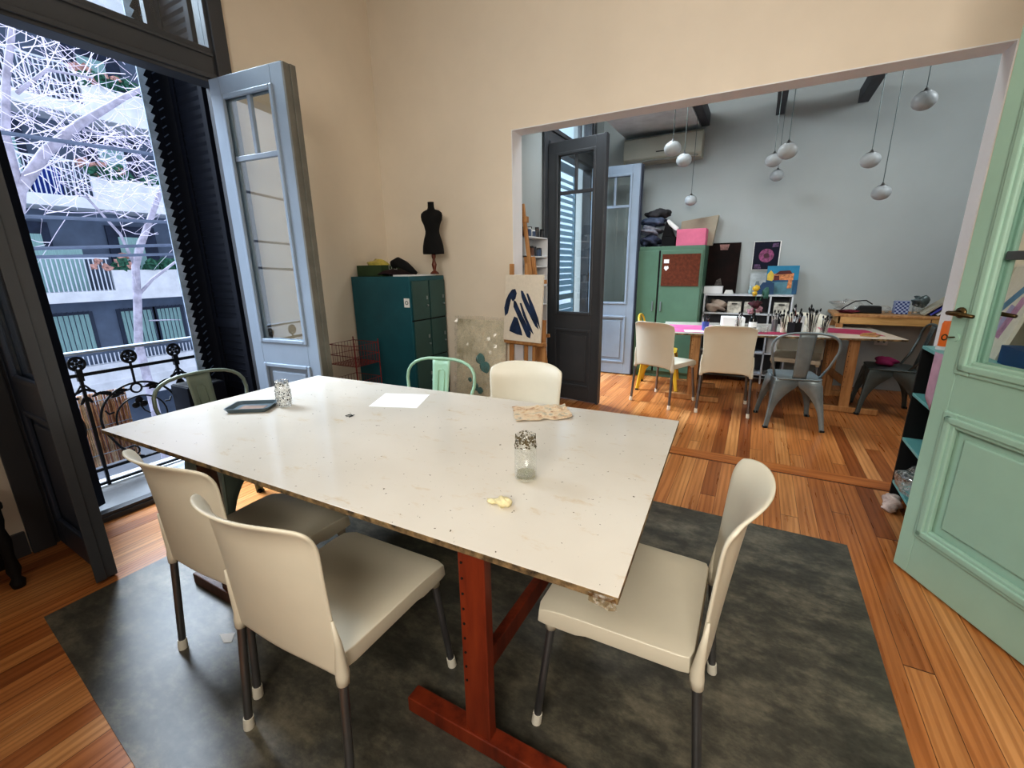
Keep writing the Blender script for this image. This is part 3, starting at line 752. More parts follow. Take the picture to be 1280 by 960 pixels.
# ------------------------------------------------------------------ plastic chair
def make_chair(label, back_h=.885):
    r = thing('plastic_chair', label, 'chair')
    # seat: slightly dished slab with rounded skirt
    NU, NV = 14, 14
    def sp(u, v):
        x = (u * 2 - 1); y = (v * 2 - 1)
        w = .210 + .014 * v
        px = x * w; py = -.195 + .43 * v
        k = max(abs(x), abs(y))
        z = .452 - .010 * (1 - x * x) * (1 - y * y) - .012 * max(0, (y - .5)) ** 2 * 4
        e = max(0, abs(x) - .86) / .14; e2 = max(0, abs(y) - .9) / .1
        if y < 0: e2 = 0
        z -= .004 * (e ** 2) + .004 * (e2 ** 2)
        # round the corners in plan
        if abs(x) > .86 and abs(y) > .88: px *= .985; py = py - (.008 if y > 0 else -.008)
        return (px, py, z)
    m = MB(); m.grid(sp, NU, NV)
    V = list(m.bm.verts); idx = lambda i, j: V[j * (NU + 1) + i]
    loop = [idx(i, 0) for i in range(NU + 1)] + [idx(NU, j) for j in range(1, NV + 1)] + [idx(i, NV) for i in range(NU - 1, -1, -1)] + [idx(0, j) for j in range(NV - 1, 0, -1)]
    low = []
    for v in loop:
        x, y, z = v.co
        low.append(m.bm.verts.new((x * 1.012, y * 1.01, .395 + (.008 if y < .1 else 0) - .0 * abs(x))))
    k = len(loop)
    for i in range(k): m._f([loop[i], low[i], low[(i + 1) % k], loop[(i + 1) % k]])
    m.build('seat', PLASTIC, r, smooth='auto', solid=.006, bevel=.005)
    # backrest
    def bp(u, v):
        x = u * 2 - 1
        zb = .375 + .040 * (1 - abs(x) ** 4.0)              # arched bottom rim
        zt = back_h - .034 * abs(x) ** 4
        z = zb + (zt - zb) * v
        q = (z - .35) / (back_h - .35)
        w = .226 - .010 * math.sin(PI * min(1, max(0, q))) + .010 * q ** 3
        y = -.215 - .004 * q - .012 * q ** 2 - .038 * (max(0, q - .80) / .20) ** 2
        y -= (1 - x * x) * (.012 + .052 * q)
        if abs(x) > .9: y -= .012 * (abs(x) - .9) / .1 * q           # concave towards the sitter
        y += .012 * abs(x) ** 6 * (1 - q)
        t_ = max(0, v - .80) / .20; z -= .012 * t_ ** 3; w -= .012 * t_ ** 3 * abs(x)
        return (x * w, y, z)
    m = MB(); m.grid(bp, 22, 20)
    m.build('backrest', PLASTIC, r, smooth=True, solid=.011, sub=1)
    legs = [(-1, -1), (1, -1), (-1, 1), (1, 1)]
    for sx, sy in legs:
        top = Vector((sx * (.214 if sy < 0 else .200), -.208 if sy < 0 else .195, .40 if sy > 0 else .43))
        bot = Vector((sx * .228, -.245 if sy < 0 else .235, .0))
        m = MB(); m.tube([top, top.lerp(bot, .5), bot + (top - bot) * .01], .0125, 12)
        lg = m.build('leg', ALU, r, smooth='auto')
        m = MB(); m.tube([bot + (top - bot) * .10, bot + (top - bot) * .012, bot], [.0155, .0165, .0155], 12)
        m.build('foot_cap', PLASTIC_CAP, lg, smooth='auto')
        if sy < 0:   # moulded sleeve joining back and leg
            m = MB(); a = bot + (top - bot) * .87
            m.tube([a, a + Vector((0, 0, .002)), bot + (top - bot) * .94, top + Vector((0, -.002, 0)), Vector((sx * .221, -.215, .50)), Vector((sx * .219, -.222, .58))], [.012, .0165, .0185, .016, .010, .004], 12)
            m.build('leg_sleeve', PLASTIC, lg, smooth=True)
        else:
            m = MB(); m.tube([bot + (top - bot) * .92, top + Vector((0, 0, .02))], [.017, .022], 12); m.build('leg_sleeve', PLASTIC, lg, smooth=True)
    return r
ch = make_chair('ivory plastic chair in the left foreground with its back to the viewer')
ch.location = (-1.055, .785, 0); ch.rotation_euler = (0, 0, math.radians(1.5))
copy_tree(ch, (-1.59, .85, 0), math.radians(2), 'ivory plastic chair tucked under the table left of the foreground one')
copy_tree(ch, (-.235, 1.21, 0), math.radians(90), 'ivory plastic chair at the right end of the table, seen side on')
copy_tree(ch, (-1.11, 1.98, 0), math.radians(186), 'ivory plastic chair across the table in front of the charcoal door leaf')
copy_tree(ch, (-.77, 4.76, 0), math.radians(-22), 'ivory plastic chair in the far room beside the yellow chair')
copy_tree(ch, (-.19, 4.74, 0), math.radians(4), 'ivory plastic chair in the far room backing on to us, beside the grey metal one')
copy_tree(ch, (.46, 5.62, 0), math.radians(172), 'white plastic chair on the far side of the far table')

# ------------------------------------------------------------------ metal cafe chair
def make_metal_chair(label, mat, mat2=None, seatmat=None, hw=.245):
    r = thing('metal_chair', label, 'chair')
    mat2 = mat2 or mat
    # seat pan
    m = MB(); n = 8; pts = []
    for cx, cy, a0 in ((.13, .13, 0), (-.13, .13, 90), (-.13, -.13, 180), (.13, -.13, 270)):
        for i in range(5):
            a = math.radians(a0 + 90 * i / 4); pts.append((cx + .05 * math.cos(a), cy + .05 * math.sin(a)))
    m.prism([(x, y, .436) for x, y in pts], (0, 0, .014)); m.tube([(x * .99, y * .99, .445) for x, y in pts], .008, 6, closed=True)
    m.build('seat', seatmat or mat, r, bevel=.003)
    so = lambda z: .17 + (.44 - z) / .44 * .055
    for sx, sy in ((1, 1), (-1, 1), (-1, -1), (1, -1)):
        m = MB()
        for axis in (0, 1):
            prev = None
            for i in range(19):
                z = .44 * i / 18
                w = .030 + .15 * min(1, (z / .385)) ** 3.2
                o = so(z); inner = max(0, o - w)
                if z > .385: inner = 0
                if axis == 0: a = (sx * o, sy * o, z); b = (sx * o, sy * inner, z)
                else: a = (sx * o, sy * o, z); b = (sx * inner, sy * o, z)
                va, vb = m.bm.verts.new(a), m.bm.verts.new(b)
                if prev: m._f([prev[0], prev[1], vb, va])
                prev = (va, vb)
        bmesh.ops.remove_doubles(m.bm, verts=m.bm.verts, dist=1e-5)
        m.tube([(sx * so(0), sy * so(0), .004), (sx * so(.4), sy * so(.4), .40)], .007, 6)
        lg = m.build('leg', mat, r, solid=.004, smooth='auto')
        m = MB(); m.box(-.018, -.018, 0, .018, .018, .018, Matrix.Translation((sx * so(0) * .97, sy * so(0) * .97, 0))); m.build('rubber_foot', RUBBER, lg, bevel=.004)
    # back hoop and splat
    P = []
    for sx in (-1, 1):
        seg = [(sx * .165, -.10, .44), (sx * (hw * .4 + .11), -.17, .56), (sx * (hw - .004), -.215, .69)]
        if sx < 0: P += seg
        else: tail = seg[::-1]
    top = []
    for i in range(13):
        a = PI - PI * i / 12; c_, s_ = math.cos(a), math.sin(a)
        top.append((hw * (abs(c_) ** .7) * (1 if c_ > 0 else -1), -.218 - .035 * s_, .72 + .135 * s_ ** .75 if s_ > 0 else .72))
    m = MB(); m.tube(P + top + tail, .0105, 8); m.build('back_hoop', mat2, r, smooth=True)
    m = MB()
    def sf(u, v):
        z = .45 + (.85 - .45) * v; w = .052 + .012 * v
        y = -.172 - .075 * v ** .9 - .006 * math.sin(PI * u)
        return ((u * 2 - 1) * w, y, z)
    m.grid(sf, 6, 10); sp_ = m.build('back_splat', mat2, r, solid=.003, smooth=True)
    m = MB(); m.tube([(-.022, -.205, .60), (-.024, -.235, .77), (-.012, -.24, .785), (.012, -.24, .785), (.024, -.235, .77), (.022, -.205, .60)], .003, 5); m.build('pressed_line', mat2, sp_, smooth=True)
    return r
mc = make_metal_chair('grey olive metal chair at the balcony end of the table', OLIVE)
mc.location = (-2.53, 1.29, 0); mc.rotation_euler = (0, 0, math.radians(-90))
c2 = make_metal_chair('mint green metal cafe chair across the table by the teal locker', MINTM)
c2.location = (-1.70, 1.97, 0); c2.rotation_euler = (0, 0, math.radians(188))
c3 = make_metal_chair('brushed steel cafe chair standing in the middle of the far room', STEEL)
c3.location = (.37, 4.56, 0); c3.rotation_euler = (0, 0, math.radians(10))
c4 = make_metal_chair('dark grey metal chair at the right end of the far table', STEEL2)
c4.location = (1.19, 5.30, 0); c4.rotation_euler = (0, 0, math.radians(88))
c5 = make_metal_chair('bright yellow metal chair at the left end of the far table', YEL)
c5.location = (-.92, 5.30, 0); c5.rotation_euler = (0, 0, math.radians(-84))

# ------------------------------------------------------------------ things on the near table
def jar(label, loc, r_, h, lidless=True, deco=False, name='glass_jar'):
    o = thing(name, label, 'jar', loc)
    m = MB()
    m.lathe([(0, .003), (r_ * .9, .003), (r_, .012), (r_, h * .70), (r_ * .96, h * .76), (r_ * .84, h * .80), (r_ * .84, h * .84), (r_ * .88, h * .85), (r_ * .88, h * .88), (r_ * .84, h * .89), (r_ * .84, h * .98), (r_ * .82, h), (r_ * .78, h * .98), (r_ * .78, h * .8), (r_ * .92, h * .7), (r_ * .92, .02), (0, .012)], 28)
    m.build('jar_body', JARWHITE if deco else JARGLASS, o, smooth=True)
    if deco:
        m = MB(); rn = random.Random(4)
        for row in range(7):
            zz = h * (.12 + .085 * row)
            for k in range(20):
                if rn.random() < .72:
                    a = 2 * PI * k / 20 + row * .1; ln = rn.uniform(.4, 1) * .008; q = r_ * 1.004
                    T = Matrix.Translation((q * math.cos(a), q * math.sin(a), zz)) @ Matrix.Rotation(a, 4, 'Z')
                    m.box(-.0002, -ln / 2, -.0032, .0008, ln / 2, .0032 if rn.random() < .5 else -.0008, T)
        for k in range(60):
            a = rn.uniform(0, 2 * PI); zz = h * rn.uniform(.78, .98); q = r_ * .90
            T = Matrix.Translation((q * math.cos(a), q * math.sin(a), zz)) @ Matrix.Rotation(a, 4, 'Z'); s_ = rn.uniform(.001, .0028)
            m.box(-.0002, -s_, -s_, .0005, s_, s_, T)
        m.build('printed_lettering', BLACK, o)
    else:
        m = MB(); rn = random.Random(8)
        for k in range(170):
            a = rn.uniform(0, 2 * PI); zz = h * rn.uniform(.74, .99); q = r_ * (.90 if zz > h * .8 else .99)
            T = Matrix.Translation((q * math.cos(a), q * math.sin(a), zz)) @ Matrix.Rotation(a, 4, 'Z'); s_ = rn.uniform(.0012, .0042)
            m.box(-.0002, -s_, -s_ * .8, .0006, s_, s_ * .8, T)
        m.build('paint_stains', pm('dried_paint', C(96, 84, 58), .7, var=.3), o)
        m = MB(); m.lathe([(0, .012), (r_ * .9, .012), (r_ * .9, .022), (0, .022)], 24); m.build('water', glassmat('cloudy_water', (.8, .8, .66, 1), .05, .05, .2), o)
    return o
jar('clear glass jar with a paint stained neck standing on the right half of the table', (-.595, 1.165, ZT), .036, .155)
jar('glass jar printed with black lettering standing beside the tray', (-2.045, 1.315, ZT), .036, .135, deco=True)
tr = thing('tray', 'small rectangular grey plastic tray lying beside the lettered jar', 'tray', (-2.155, 1.215, ZT), math.radians(33))
m = MB()
P = []
for cx, cy, a0 in ((.085, .055, 0), (-.085, .055, 90), (-.085, -.055, 180), (.085, -.055, 270)):
    for i in range(5):
        a = math.radians(a0 + 90 * i / 4); P.append((cx + .02 * math.cos(a), cy + .02 * math.sin(a)))
rings = [[m.bm.verts.new((x * s_, y * s_, z)) for x, y in P] for s_, z in ((.86, 0.0), (1.0, .022), (.94, .022), (.82, .006))]
for A, Bq in zip(rings, rings[1:]):
    for i in range(len(P)): m._f([A[i], A[(i + 1) % len(P)], Bq[(i + 1) % len(P)], Bq[i]])
m._f(rings[0][::-1]); m._f(rings[-1])
m.build('tray_body', pm('grey_tray_plastic', C(84, 100, 108), .35, var=.05), tr, smooth='auto')
m = MB(); m.prism([(-.06, -.03, .0065), (.06, -.035, .0065), (.065, .025, .0065), (-.055, .035, .0065)], (0, 0, .001)); m.build('paint_residue', pm('brown_paint_residue', C(140, 112, 92), .5, var=.2), tr)
m = MB(); m.prism([(-1.65, 1.50, ZT + .0006), (-1.41, 1.585, ZT + .0006), (-1.505, 1.805, ZT + .0006), (-1.745, 1.715, ZT + .0006)], (0, 0, .0008))
tag(m.build('paper_sheet', WHITEP), 'blank white sheet of paper lying near the far edge of the table', 'paper')
# crumpled stained paper
m = MB(); rn = random.Random(5)
c0 = [Vector((-.88, 1.62, 0)), Vector((-.665, 1.775, 0)), Vector((-.775, 1.94, 0)), Vector((-.99, 1.80, 0))]
def cf(u, v):
    p = c0[0].lerp(c0[1], u).lerp(c0[3].lerp(c0[2], u), v)
    return (p.x + rn.uniform(-.006, .006), p.y + rn.uniform(-.006, .006), ZT + .003 + rn.uniform(0, .014) * (.3 + u * .6))
m.grid(cf, 12, 10)
mm, nt, b = newmat('paint_stained_paper'); v = coords(nt); a = noise(nt, v, 22, 5, .7)
nt.links.new(ramp(nt, a, [(0.3, C(120, 60, 40)), (.42, C(206, 178, 146)), (.55, C(214, 196, 168)), (.66, C(150, 150, 140)), (.74, C(196, 120, 70))]), b.inputs['Base Color']); b.inputs['Roughness'].default_value = .8
tag(m.build('stained_paper', mm, solid=.0008), 'crumpled paint stained paper near the far right of the table', 'paper')
m = MB(); m.blob((-.575, .985, ZT + .013), .026, .019, .014, .16, 18); m.blob((-.61, .985, ZT + .006), .022, .012, .006, .2, 12)
tag(m.build('crumpled_tissue', pm('yellowed_tissue', C(226, 214, 170), .85, var=.12, vs=60, bmp=.3), smooth=True), 'crumpled yellowish tissue in front of the stained jar', 'tissue')
m = MB(); m.tube([(-1.635, 1.34, ZT + .003), (-1.62, 1.36, ZT + .007), (-1.60, 1.355, ZT + .004), (-1.605, 1.335, ZT + .003)], .002, 5); m.tube([(-1.625, 1.335, ZT + .002), (-1.60, 1.365, ZT + .006)], .0015, 5)
tag(m.build('string_scrap', BLACK), 'tiny dark scrap of string between the tray and the paper sheet', 'scrap')
m = MB(); m.prism([(-1.75, .70, .0045), (-1.70, .735, .0045), (-1.665, .70, .0045), (-1.69, .685, .0045)], (0, 0, .001))
tag(m.build('paper_scrap', WHITEP), 'torn white paper scrap on the mat by the dark table foot', 'paper')

# ------------------------------------------------------------------ teal locker
lk = thing('metal_locker', 'teal metal locker with six dark green doors in the corner', 'locker', (-2.845, 3.085, 0))
m = MB(); m.box(-.345, -.235, 0.03, .325, .235, 1.352); m.box(-.34, -.23, 0, .32, .23, .03)
m.build('cabinet_body', TEAL, lk, bevel=.004)
for col in (0, 1):
    for row in range(3):
        y0 = -.225 + col * .228; z1 = 1.315 - row * .335
        m = MB(); m.box(.325, y0 + .008, z1 - .325, .338, y0 + .220, z1); dr = m.build('door', TEALD, lk, bevel=.003)
        m = MB(); m.tube([(.338, y0 + .19, z1 - .21), (.352, y0 + .19, z1 - .21)], .008, 8); m.box(.338, y0 + .18, z1 - .16, .341, y0 + .20, z1 - .13); m.build('handle', STEEL, dr)
for row in range(4):
    z1 = 1.315 - row * .335 + .003
    if row in (1, 2): 
        m = MB(); m.box(.3251, -.23, z1 - .004, .3262, .23, z1 + .006); m.build('door_gap', BLACK, lk)
m = MB(); m.box(.255, -.2365, 1.10, .315, -.235, 1.175); stk = m.build('sticker', WHITEP, lk)
m = MB(); m.tube(arc((.285, -.237, 1.138), .014, 0, 360, 14, 'xz')[:-1], .003, 5, closed=True); m.build('sticker_emblem', STEEL2, stk)
ZL = 1.352
bx_ = thing('storage_box', 'dark green open box on the left end of the teal locker', 'box', (-3.02, 3.05, ZL))
m = MB()
for a in ((-.15, -.14, 0, .15, .14, .006), (-.15, -.14, 0, -.144, .14, .095), (.144, -.14, 0, .15, .14, .095), (-.15, -.14, 0, .15, -.134, .095), (-.15, .134, 0, .15, .14, .095)): m.box(*a)
m.build('box_body', GREENBOX, bx_, bevel=.003)
m = MB(); m.blob((-3.03, 3.03, ZL + .085), .10, .085, .06, .18, 18)
tag(m.build('plastic_bag', pm('translucent_yellow_plastic', C(206, 190, 96), .3, var=.2, vs=14), smooth=True), 'crumpled yellow plastic bag in the green box on the locker', 'bag')
m = MB(); m.prism([(-2.70, 2.86, ZL), (-2.53, 2.86, ZL), (-2.53, 3.22, ZL), (-2.74, 3.22, ZL)], (0, 0, .014))
tag(m.build('white_board', WHITE, bevel=.002), 'thin white board lying on the locker under the dress form', 'board')
m = MB()
def hat(u, v):
    a = 2 * PI * u; rr = .02 + .15 * v
    return (-2.83 + rr * 1.15 * math.cos(a), 3.03 + rr * .8 * math.sin(a), ZL + .012 + .045 * (1 - v) ** .5 + .012 * math.sin(3 * a) * v)
m.grid(hat, 24, 8)
tag(m.build('dark_cloth', pm('burgundy_black_cloth', C(48, 26, 34), .8, var=.3, vs=12), smooth=True, solid=.012), 'burgundy cloth heaped in the middle of the locker top', 'cloth')
m = MB()
m.tube([(-2.80, 2.98, ZL + .10), (-2.74, 2.98, ZL + .118), (-2.66, 2.97, ZL + .09), (-2.59, 2.97, ZL + .05), (-2.54, 2.97, ZL + .025)], [.035, .042, .038, .028, .014], 12)
tag(m.build('dark_slipper', BLACKCLOTH, smooth=True), 'long black padded shape resting on the burgundy cloth', 'cloth')
m = MB()
for i in range(5): m.tube([(-2.90 + i * .03, 3.0, ZL + .002), (-2.90 + i * .03, 3.0, ZL + .09)], .0015, 4)
for z in (.03, .06, .09): m.tube([(-2.90, 3.0, ZL + z), (-2.78, 3.0, ZL + z)], .0015, 4)
tag(m.build('wire_card_holder', WHITE), 'small white wire holder beside the green box', 'holder')
# dress form
df = thing('dress_form', 'small black torso dress form on a turned wooden stand', 'mannequin', (-2.47, 3.13, ZL + .014))
m = MB()
m.lathe([(0, 0), (.036, 0), (.038, .008), (.030, .016), (.012, .03), (.016, .05), (.022, .08), (.014, .105), (.011, .125), (.018, .14), (.018, .18), (0, .18)], 16)
m.build('stand', wood('turned_dark_wood', C(60, 26, 16), C(92, 42, 26), C(110, 56, 34), .35), df, smooth=True)
m = MB()
prof = [(.0, .165, 0, 0), (.098, .166, .07, 0), (.098, .185, .075, 0), (.094, .24, .07, 0), (.082, .29, .062, 0), (.066, .345, .048, 0), (.064, .37, .046, 0), (.074, .42, .056, 0), (.096, .46, .062, 0), (.106, .495, .056, 0), (.104, .52, .045, 0), (.078, .54, .036, 0), (.034, .553, .03, 0), (.027, .57, .026, 0), (.026, .60, .025, 0), (.027, .615, .025, 0), (0, .618, 0, 0)]
rings = []
for rx, z, ry, _ in prof:
    z = .165 + (z - .165) * .925
    rings.append([m.bm.verts.new((rx * math.cos(2 * PI * j / 24), ry * math.sin(2 * PI * j / 24), z)) for j in range(24)] if rx else [m.bm.verts.new((0, 0, z))])
for A, Bq in zip(rings, rings[1:]):
    for j in range(24):
        q = []
        for v in (A[j % len(A)], A[(j + 1) % len(A)], Bq[(j + 1) % len(Bq)], Bq[j % len(Bq)]):
            if v not in q: q.append(v)
        m._f(q)
m.build('torso', BLACKCLOTH, df, smooth=True)

# wire basket rack in front of the locker
wr = thing('wire_basket_stand', 'red brown wire basket stand beside the teal locker', 'rack', (-2.96, 2.60, 0))
m = MB()
for x, y in ((-.15, -.13), (.15, -.13), (.15, .13), (-.15, .13)): m.tube([(x, y, 0), (x, y, .84)], .005, 6)
m.build('frame', REDWIRE, wr)
for zb in (.64, .34, .08):
    m = MB()
    for z in (zb, zb + .08, zb + .17): m.tube([(-.15, -.13, z), (.15, -.13, z), (.15, .13, z), (-.15, .13, z)], .003, 4, closed=True)
    for i in range(11):
        x = -.15 + .03 * i
        m.tube([(x, -.13, zb + .17), (x, -.13, zb), (x, .13, zb), (x, .13, zb + .17)], .0018, 4)
    for i in range(9):
        y = -.13 + .0325 * i
        m.tube([(-.15, y, zb + .17), (-.15, y, zb), (.15, y, zb), (.15, y, zb + .17)], .0018, 4)
    m.build('basket', REDWIRE, wr)

# plastic wrapped canvas leaning on the wall
pw = thing('wrapped_canvas', 'canvas wrapped in crinkled clear plastic leaning on the wall beside the locker', 'canvas', (-2.12, 3.22, 0), 0)
T = Matrix.Rotation(math.radians(-5), 4, 'X')
m = MB(); m.box(-.26, 0, 0.0, .25, .022, .97, T)
mm, nt, b = newmat('faded_painting'); v = coords(nt); a = noise(nt, v, 4, 5, .6)
nt.links.new(ramp(nt, a, [(.3, C(176, 166, 138)), (.45, C(214, 206, 184)), (.6, C(232, 222, 200)), (.75, C(200, 160, 126))]), b.inputs['Base Color'])
m.build('canvas_board', mm, pw)
m = MB(); rn = random.Random(2)
def wf(u, v):
    p = T @ Vector((-.275 + .55 * u, -.018, -.0 + 1.0 * v)); ed = min(u, 1 - u, v, 1 - v) * 8
    return (p.x + rn.uniform(-.006, .006), p.y + rn.uniform(-.012, .012) , max(.002, p.z + rn.uniform(-.005, .005)))
m.grid(wf, 22, 34); m.build('plastic_wrap', PLASTICWRAP, pw)
m = MB(); 
for (x, z, r_) in ((.0, .62, .045), (.05, .55, .05), (-.05, .36, .035), (.0, .33, .03), (-.11, .42, .02)): m.blob(T @ Vector((x, -.004, z)), r_, .003, r_ * 1.1, .12, 14)
m.build('painted_blooms', pm('teal_flower_paint', C(96, 146, 146), .7, var=.2), pw, smooth=True)

# ------------------------------------------------------------------ easels and canvas
def easel(label, loc, rz, h, tilt=8, cross=(.45,), spread=.24, mat=HONEY):
    r = thing('wooden_easel', label, 'easel', loc, rz)
    T = Matrix.Rotation(math.radians(-tilt), 4, 'X')
    for sx in (-1, 1):
        m = MB(); m.bar(T @ Vector((sx * spread, 0, .0)) , T @ Vector((sx * .085, 0, h * .84)), .028, .022, up=(0, 1, 0)); m.build('leg', mat, r, bevel=.002)
    m = MB(); m.bar(T @ Vector((0, .02, .25)), T @ Vector((0, .02, h)), .036, .022, up=(0, 1, 0)); m.build('mast', mat, r, bevel=.002)
    m = MB(); m.bar((0, .03, h * .80), (0, .50, .0), .028, .022, up=(0, 1, 0)); m.build('rear_leg', mat, r, bevel=.002)
    for z in cross:
        w = spread - (spread - .085) * z / (h * .84)
        m = MB(); m.bar(T @ Vector((-w - .03, -.02, z)), T @ Vector((w + .03, -.02, z)), .03, .03, up=(0, 1, 0)); m.build('crossbar', mat, r, bevel=.002)
    m = MB(); m.box(-.03, -.03, 0, .03, .035, .05, Matrix.Translation(T @ Vector((0, .01, h - .1)))); m.build('clamp', mat, r, bevel=.003)
    return r
# near easel with the blue-stroke canvas in front of the opening's left edge
ez = thing('wooden_easel', 'wooden easel in the near room carrying the canvas with navy strokes', 'easel', (-1.63, 3.20, 0), math.radians(-9))
for nm, x, zt, wd in (('leg', -.17, 1.44, .035), ('leg', -.02, 1.44, .028), ('leg', .06, 1.2, .03), ('leg', .15, 1.0, .03)):
    m = MB(); m.bar((x * 1.05, .025, 0), (x, .055, zt), wd, .022, up=(0, 1, 0)); m.build(nm, HONEY, ez, bevel=.002)
for z in (.30, .80, 1.30):
    m = MB(); m.bar((-.20, .03, z), (.18, .03, z), .03, .035, up=(0, 1, 0)); m.build('crossbar', HONEY, ez, bevel=.002)
m = MB(); m.box(-.20, -.03, .80, .19, .025, .825); m.build('ledge', HONEY, ez, bevel=.002)
cv = thing('painted_canvas', 'stretched canvas painted with bold navy brush strokes on the easel', 'canvas', (-1.645, 3.165, .826), math.radians(-9))
T = Matrix.Rotation(math.radians(-5), 4, 'X')
m = MB(); m.box(-.185, -.01, 0, .185, .012, .53, T); m.build('canvas', CANVAS, cv, bevel=.003)
strokes = [[(-.14, .36), (-.11, .395), (-.08, .40), (-.065, .37), (-.075, .33), (-.10, .31), (-.115, .33), (-.14, .22), (-.165, .20), (-.175, .26), (-.16, .32)],
           [(-.09, .32), (-.07, .31), (.0, .20), (.075, .09), (.07, .05), (.04, .06), (-.04, .19), (-.09, .27)],
           [(-.08, .20), (-.05, .19), (-.01, .10), (.0, .065), (-.05, .07), (-.12, .09), (-.115, .12)],
           [(-.03, .39), (-.01, .385), (.05, .29), (.12, .17), (.14, .12), (.11, .14), (.02, .27), (-.02, .34)],
           [(-.035, .30), (-.02, .30), (.03, .20), (.08, .12), (.10, .08), (.06, .11), (.0, .21)],
           [(.02, .37), (.035, .37), (.09, .28), (.13, .20), (.155, .12), (.12, .17), (.06, .27)]]
m = MB()
for s_ in strokes: m.prism([(x * 1.12 + .012, -.0115, (z - .22) * 1.1 + .22) for x, z in s_], (0, -.001, 0), T)
m.build('brush_strokes', NAVY, cv)
fe = thing('wooden_easel', 'tall folded wooden easel leaning just inside the far room by the jar shelves', 'easel', (-1.58, 3.58, 0))
for i, (dx, dy, z1) in enumerate(((0, 0, 1.93), (.035, .012, 1.50), (-.035, .012, 1.50))):
    A_ = Vector((dx, dy, 0)); B_ = Vector((-.25, -.02, 1.93)); m = MB()
    m.bar(A_, A_ + B_ * (z1 / 1.93), .032, .022, up=(0, 1, 0)); m.build('mast' if i == 0 else 'leg', HONEY, fe, bevel=.002)
m = MB(); m.bar((-.16, -.012, .80), (.0, .0, .82), .03, .03, up=(0, 1, 0)); m.build('crossbar', HONEY, fe, bevel=.002)
m = MB(); m.box(-.255, -.04, 1.78, -.205, .01, 1.83); m.build('clamp', HONEY, fe, bevel=.003)

# ------------------------------------------------------------------ jar shelves in the far room
js = thing('jar_shelves', 'narrow white shelves crowded with jars in the far room', 'shelf', (-1.915, 3.86, 0))
m = MB()
for y in (-.22, .225): m.box(-.08, y, 0, .08, y + .012, 1.68)
m.box(-.085, -.22, 0, -.078, .237, 1.68); m.build('side_panel', WHITE, js)
for z in (.06, .40, .74, 1.06, 1.24, 1.42, 1.51, 1.68):
    m = MB(); m.box(-.08, -.22, z - .012, .08, .237, z); m.build('shelf_board', WHITE, js)
jm = [pm('jar_dark', C(40, 40, 44), .3), pm('jar_white', C(196, 196, 190), .3), pm('jar_brown', C(110, 70, 50), .3), pm('jar_blue', C(60, 80, 110), .3)]
proto = None; rn = random.Random(12); k = 0
for z, nm in ((1.68, 'top'), (1.51, 'second'), (1.24, 'third'), (1.06, 'fourth'), (.74, 'fifth')):
    for i in range(7):
        r_ = .022; h = rn.uniform(.06, .10) if z != 1.42 else .05
        m = MB(); m.lathe([(0, 0), (r_, 0), (r_, h * .75), (r_ * .8, h * .82), (0, h * .82)], 12, (0, 0, 0))
        o = thing('paint_jar', 'small paint jar on the %s shelf of the jar shelves' % nm, 'jar', (-1.875 + rn.uniform(-.02, .012), 3.685 + i * .058, z + .001), 0, 'paint jars on the %s jar shelf' % nm)
        m.build('jar_body', rn.choice(jm), o, smooth='auto')
        m = MB(); m.lathe([(0, h * .80), (r_ * .86, h * .80), (r_ * .86, h), (0, h)], 12); m.build('lid', rn.choice((BLACK, WHITE, jm[0])), o, smooth='auto')
m = MB(); m.box(-1.97, 3.64, 1.681, -1.93, 3.76, 1.86); tag(m.build('paint_box', jm[0], bevel=.003), 'dark carton standing on top of the jar shelves behind the easel', 'box')

# ------------------------------------------------------------------ black shelf with teal boards by the mint door
bs = thing('bookshelf', 'low black bookshelf with teal boards behind the mint door', 'bookshelf', (1.025, 2.90, 0))
m = MB(); m.box(-.15, .42, 0, .15, .435, .93); m.box(-.15, -.44, 0, .15, -.425, .93); m.box(.142, -.425, 0, .15, .42, .93)
m.build('side_panel', BLACK, bs)
for z in (.10, .385, .665, .945):
    m = MB(); m.box(-.15, -.44, z - .018, .142, .435, z); m.build('shelf_board', TEALS, bs, bevel=.001)
o = thing('glue_bottle', 'orange bottle with a pale base on the black bookshelf', 'bottle', (.93, 3.21, .946))
m = MB(); m.lathe([(0, .02), (.028, .02), (.028, .14), (.022, .155), (0, .155)], 16); m.build('bottle_body', ORANGE, o, smooth='auto')
m = MB(); m.lathe([(0, 0), (.034, 0), (.034, .02), (0, .02)], 16); m.build('base', WHITE, o, smooth='auto')
o = thing('leaning_painting', 'pale canvas with pink and blue strokes leaning behind the door glass', 'painting', (1.05, 3.13, .946))
TL = Matrix.Rotation(math.radians(14), 4, 'Y')
m = MB(); m.box(0, -.17, 0, .018, .17, .46, TL); m.build('canvas', CANVAS, o, bevel=.002)
m = MB()
for (y0_, z0, y1_, z1, w, k) in ((-.06, .10, -.10, .30, .05, 0), (.0, .06, -.04, .26, .04, 1), (.06, .22, -.06, .34, .05, 2), (-.10, .30, -.13, .38, .03, 2), (.04, .10, .02, .2, .04, 0)):
    m.mi = k; m.bar(TL @ Vector((-.001, y0_, z0)), TL @ Vector((-.001, y1_, z1)), w, .002, up=(1, 0, 0))
m.build('paint_marks', [pm('pink_marks', C(214, 160, 190), .7, var=.3), pm('violet_marks', C(190, 180, 214), .7, var=.2), pm('blue_marks', C(110, 150, 180), .7, var=.2)], o)
m = MB(); m.box(1.04, 2.62, .946, 1.16, 2.90, 1.03); tag(m.build('blue_box', pm('deep_blue_card', C(20, 70, 120), .6)), 'deep blue box on the bookshelf behind the door glass', 'box')
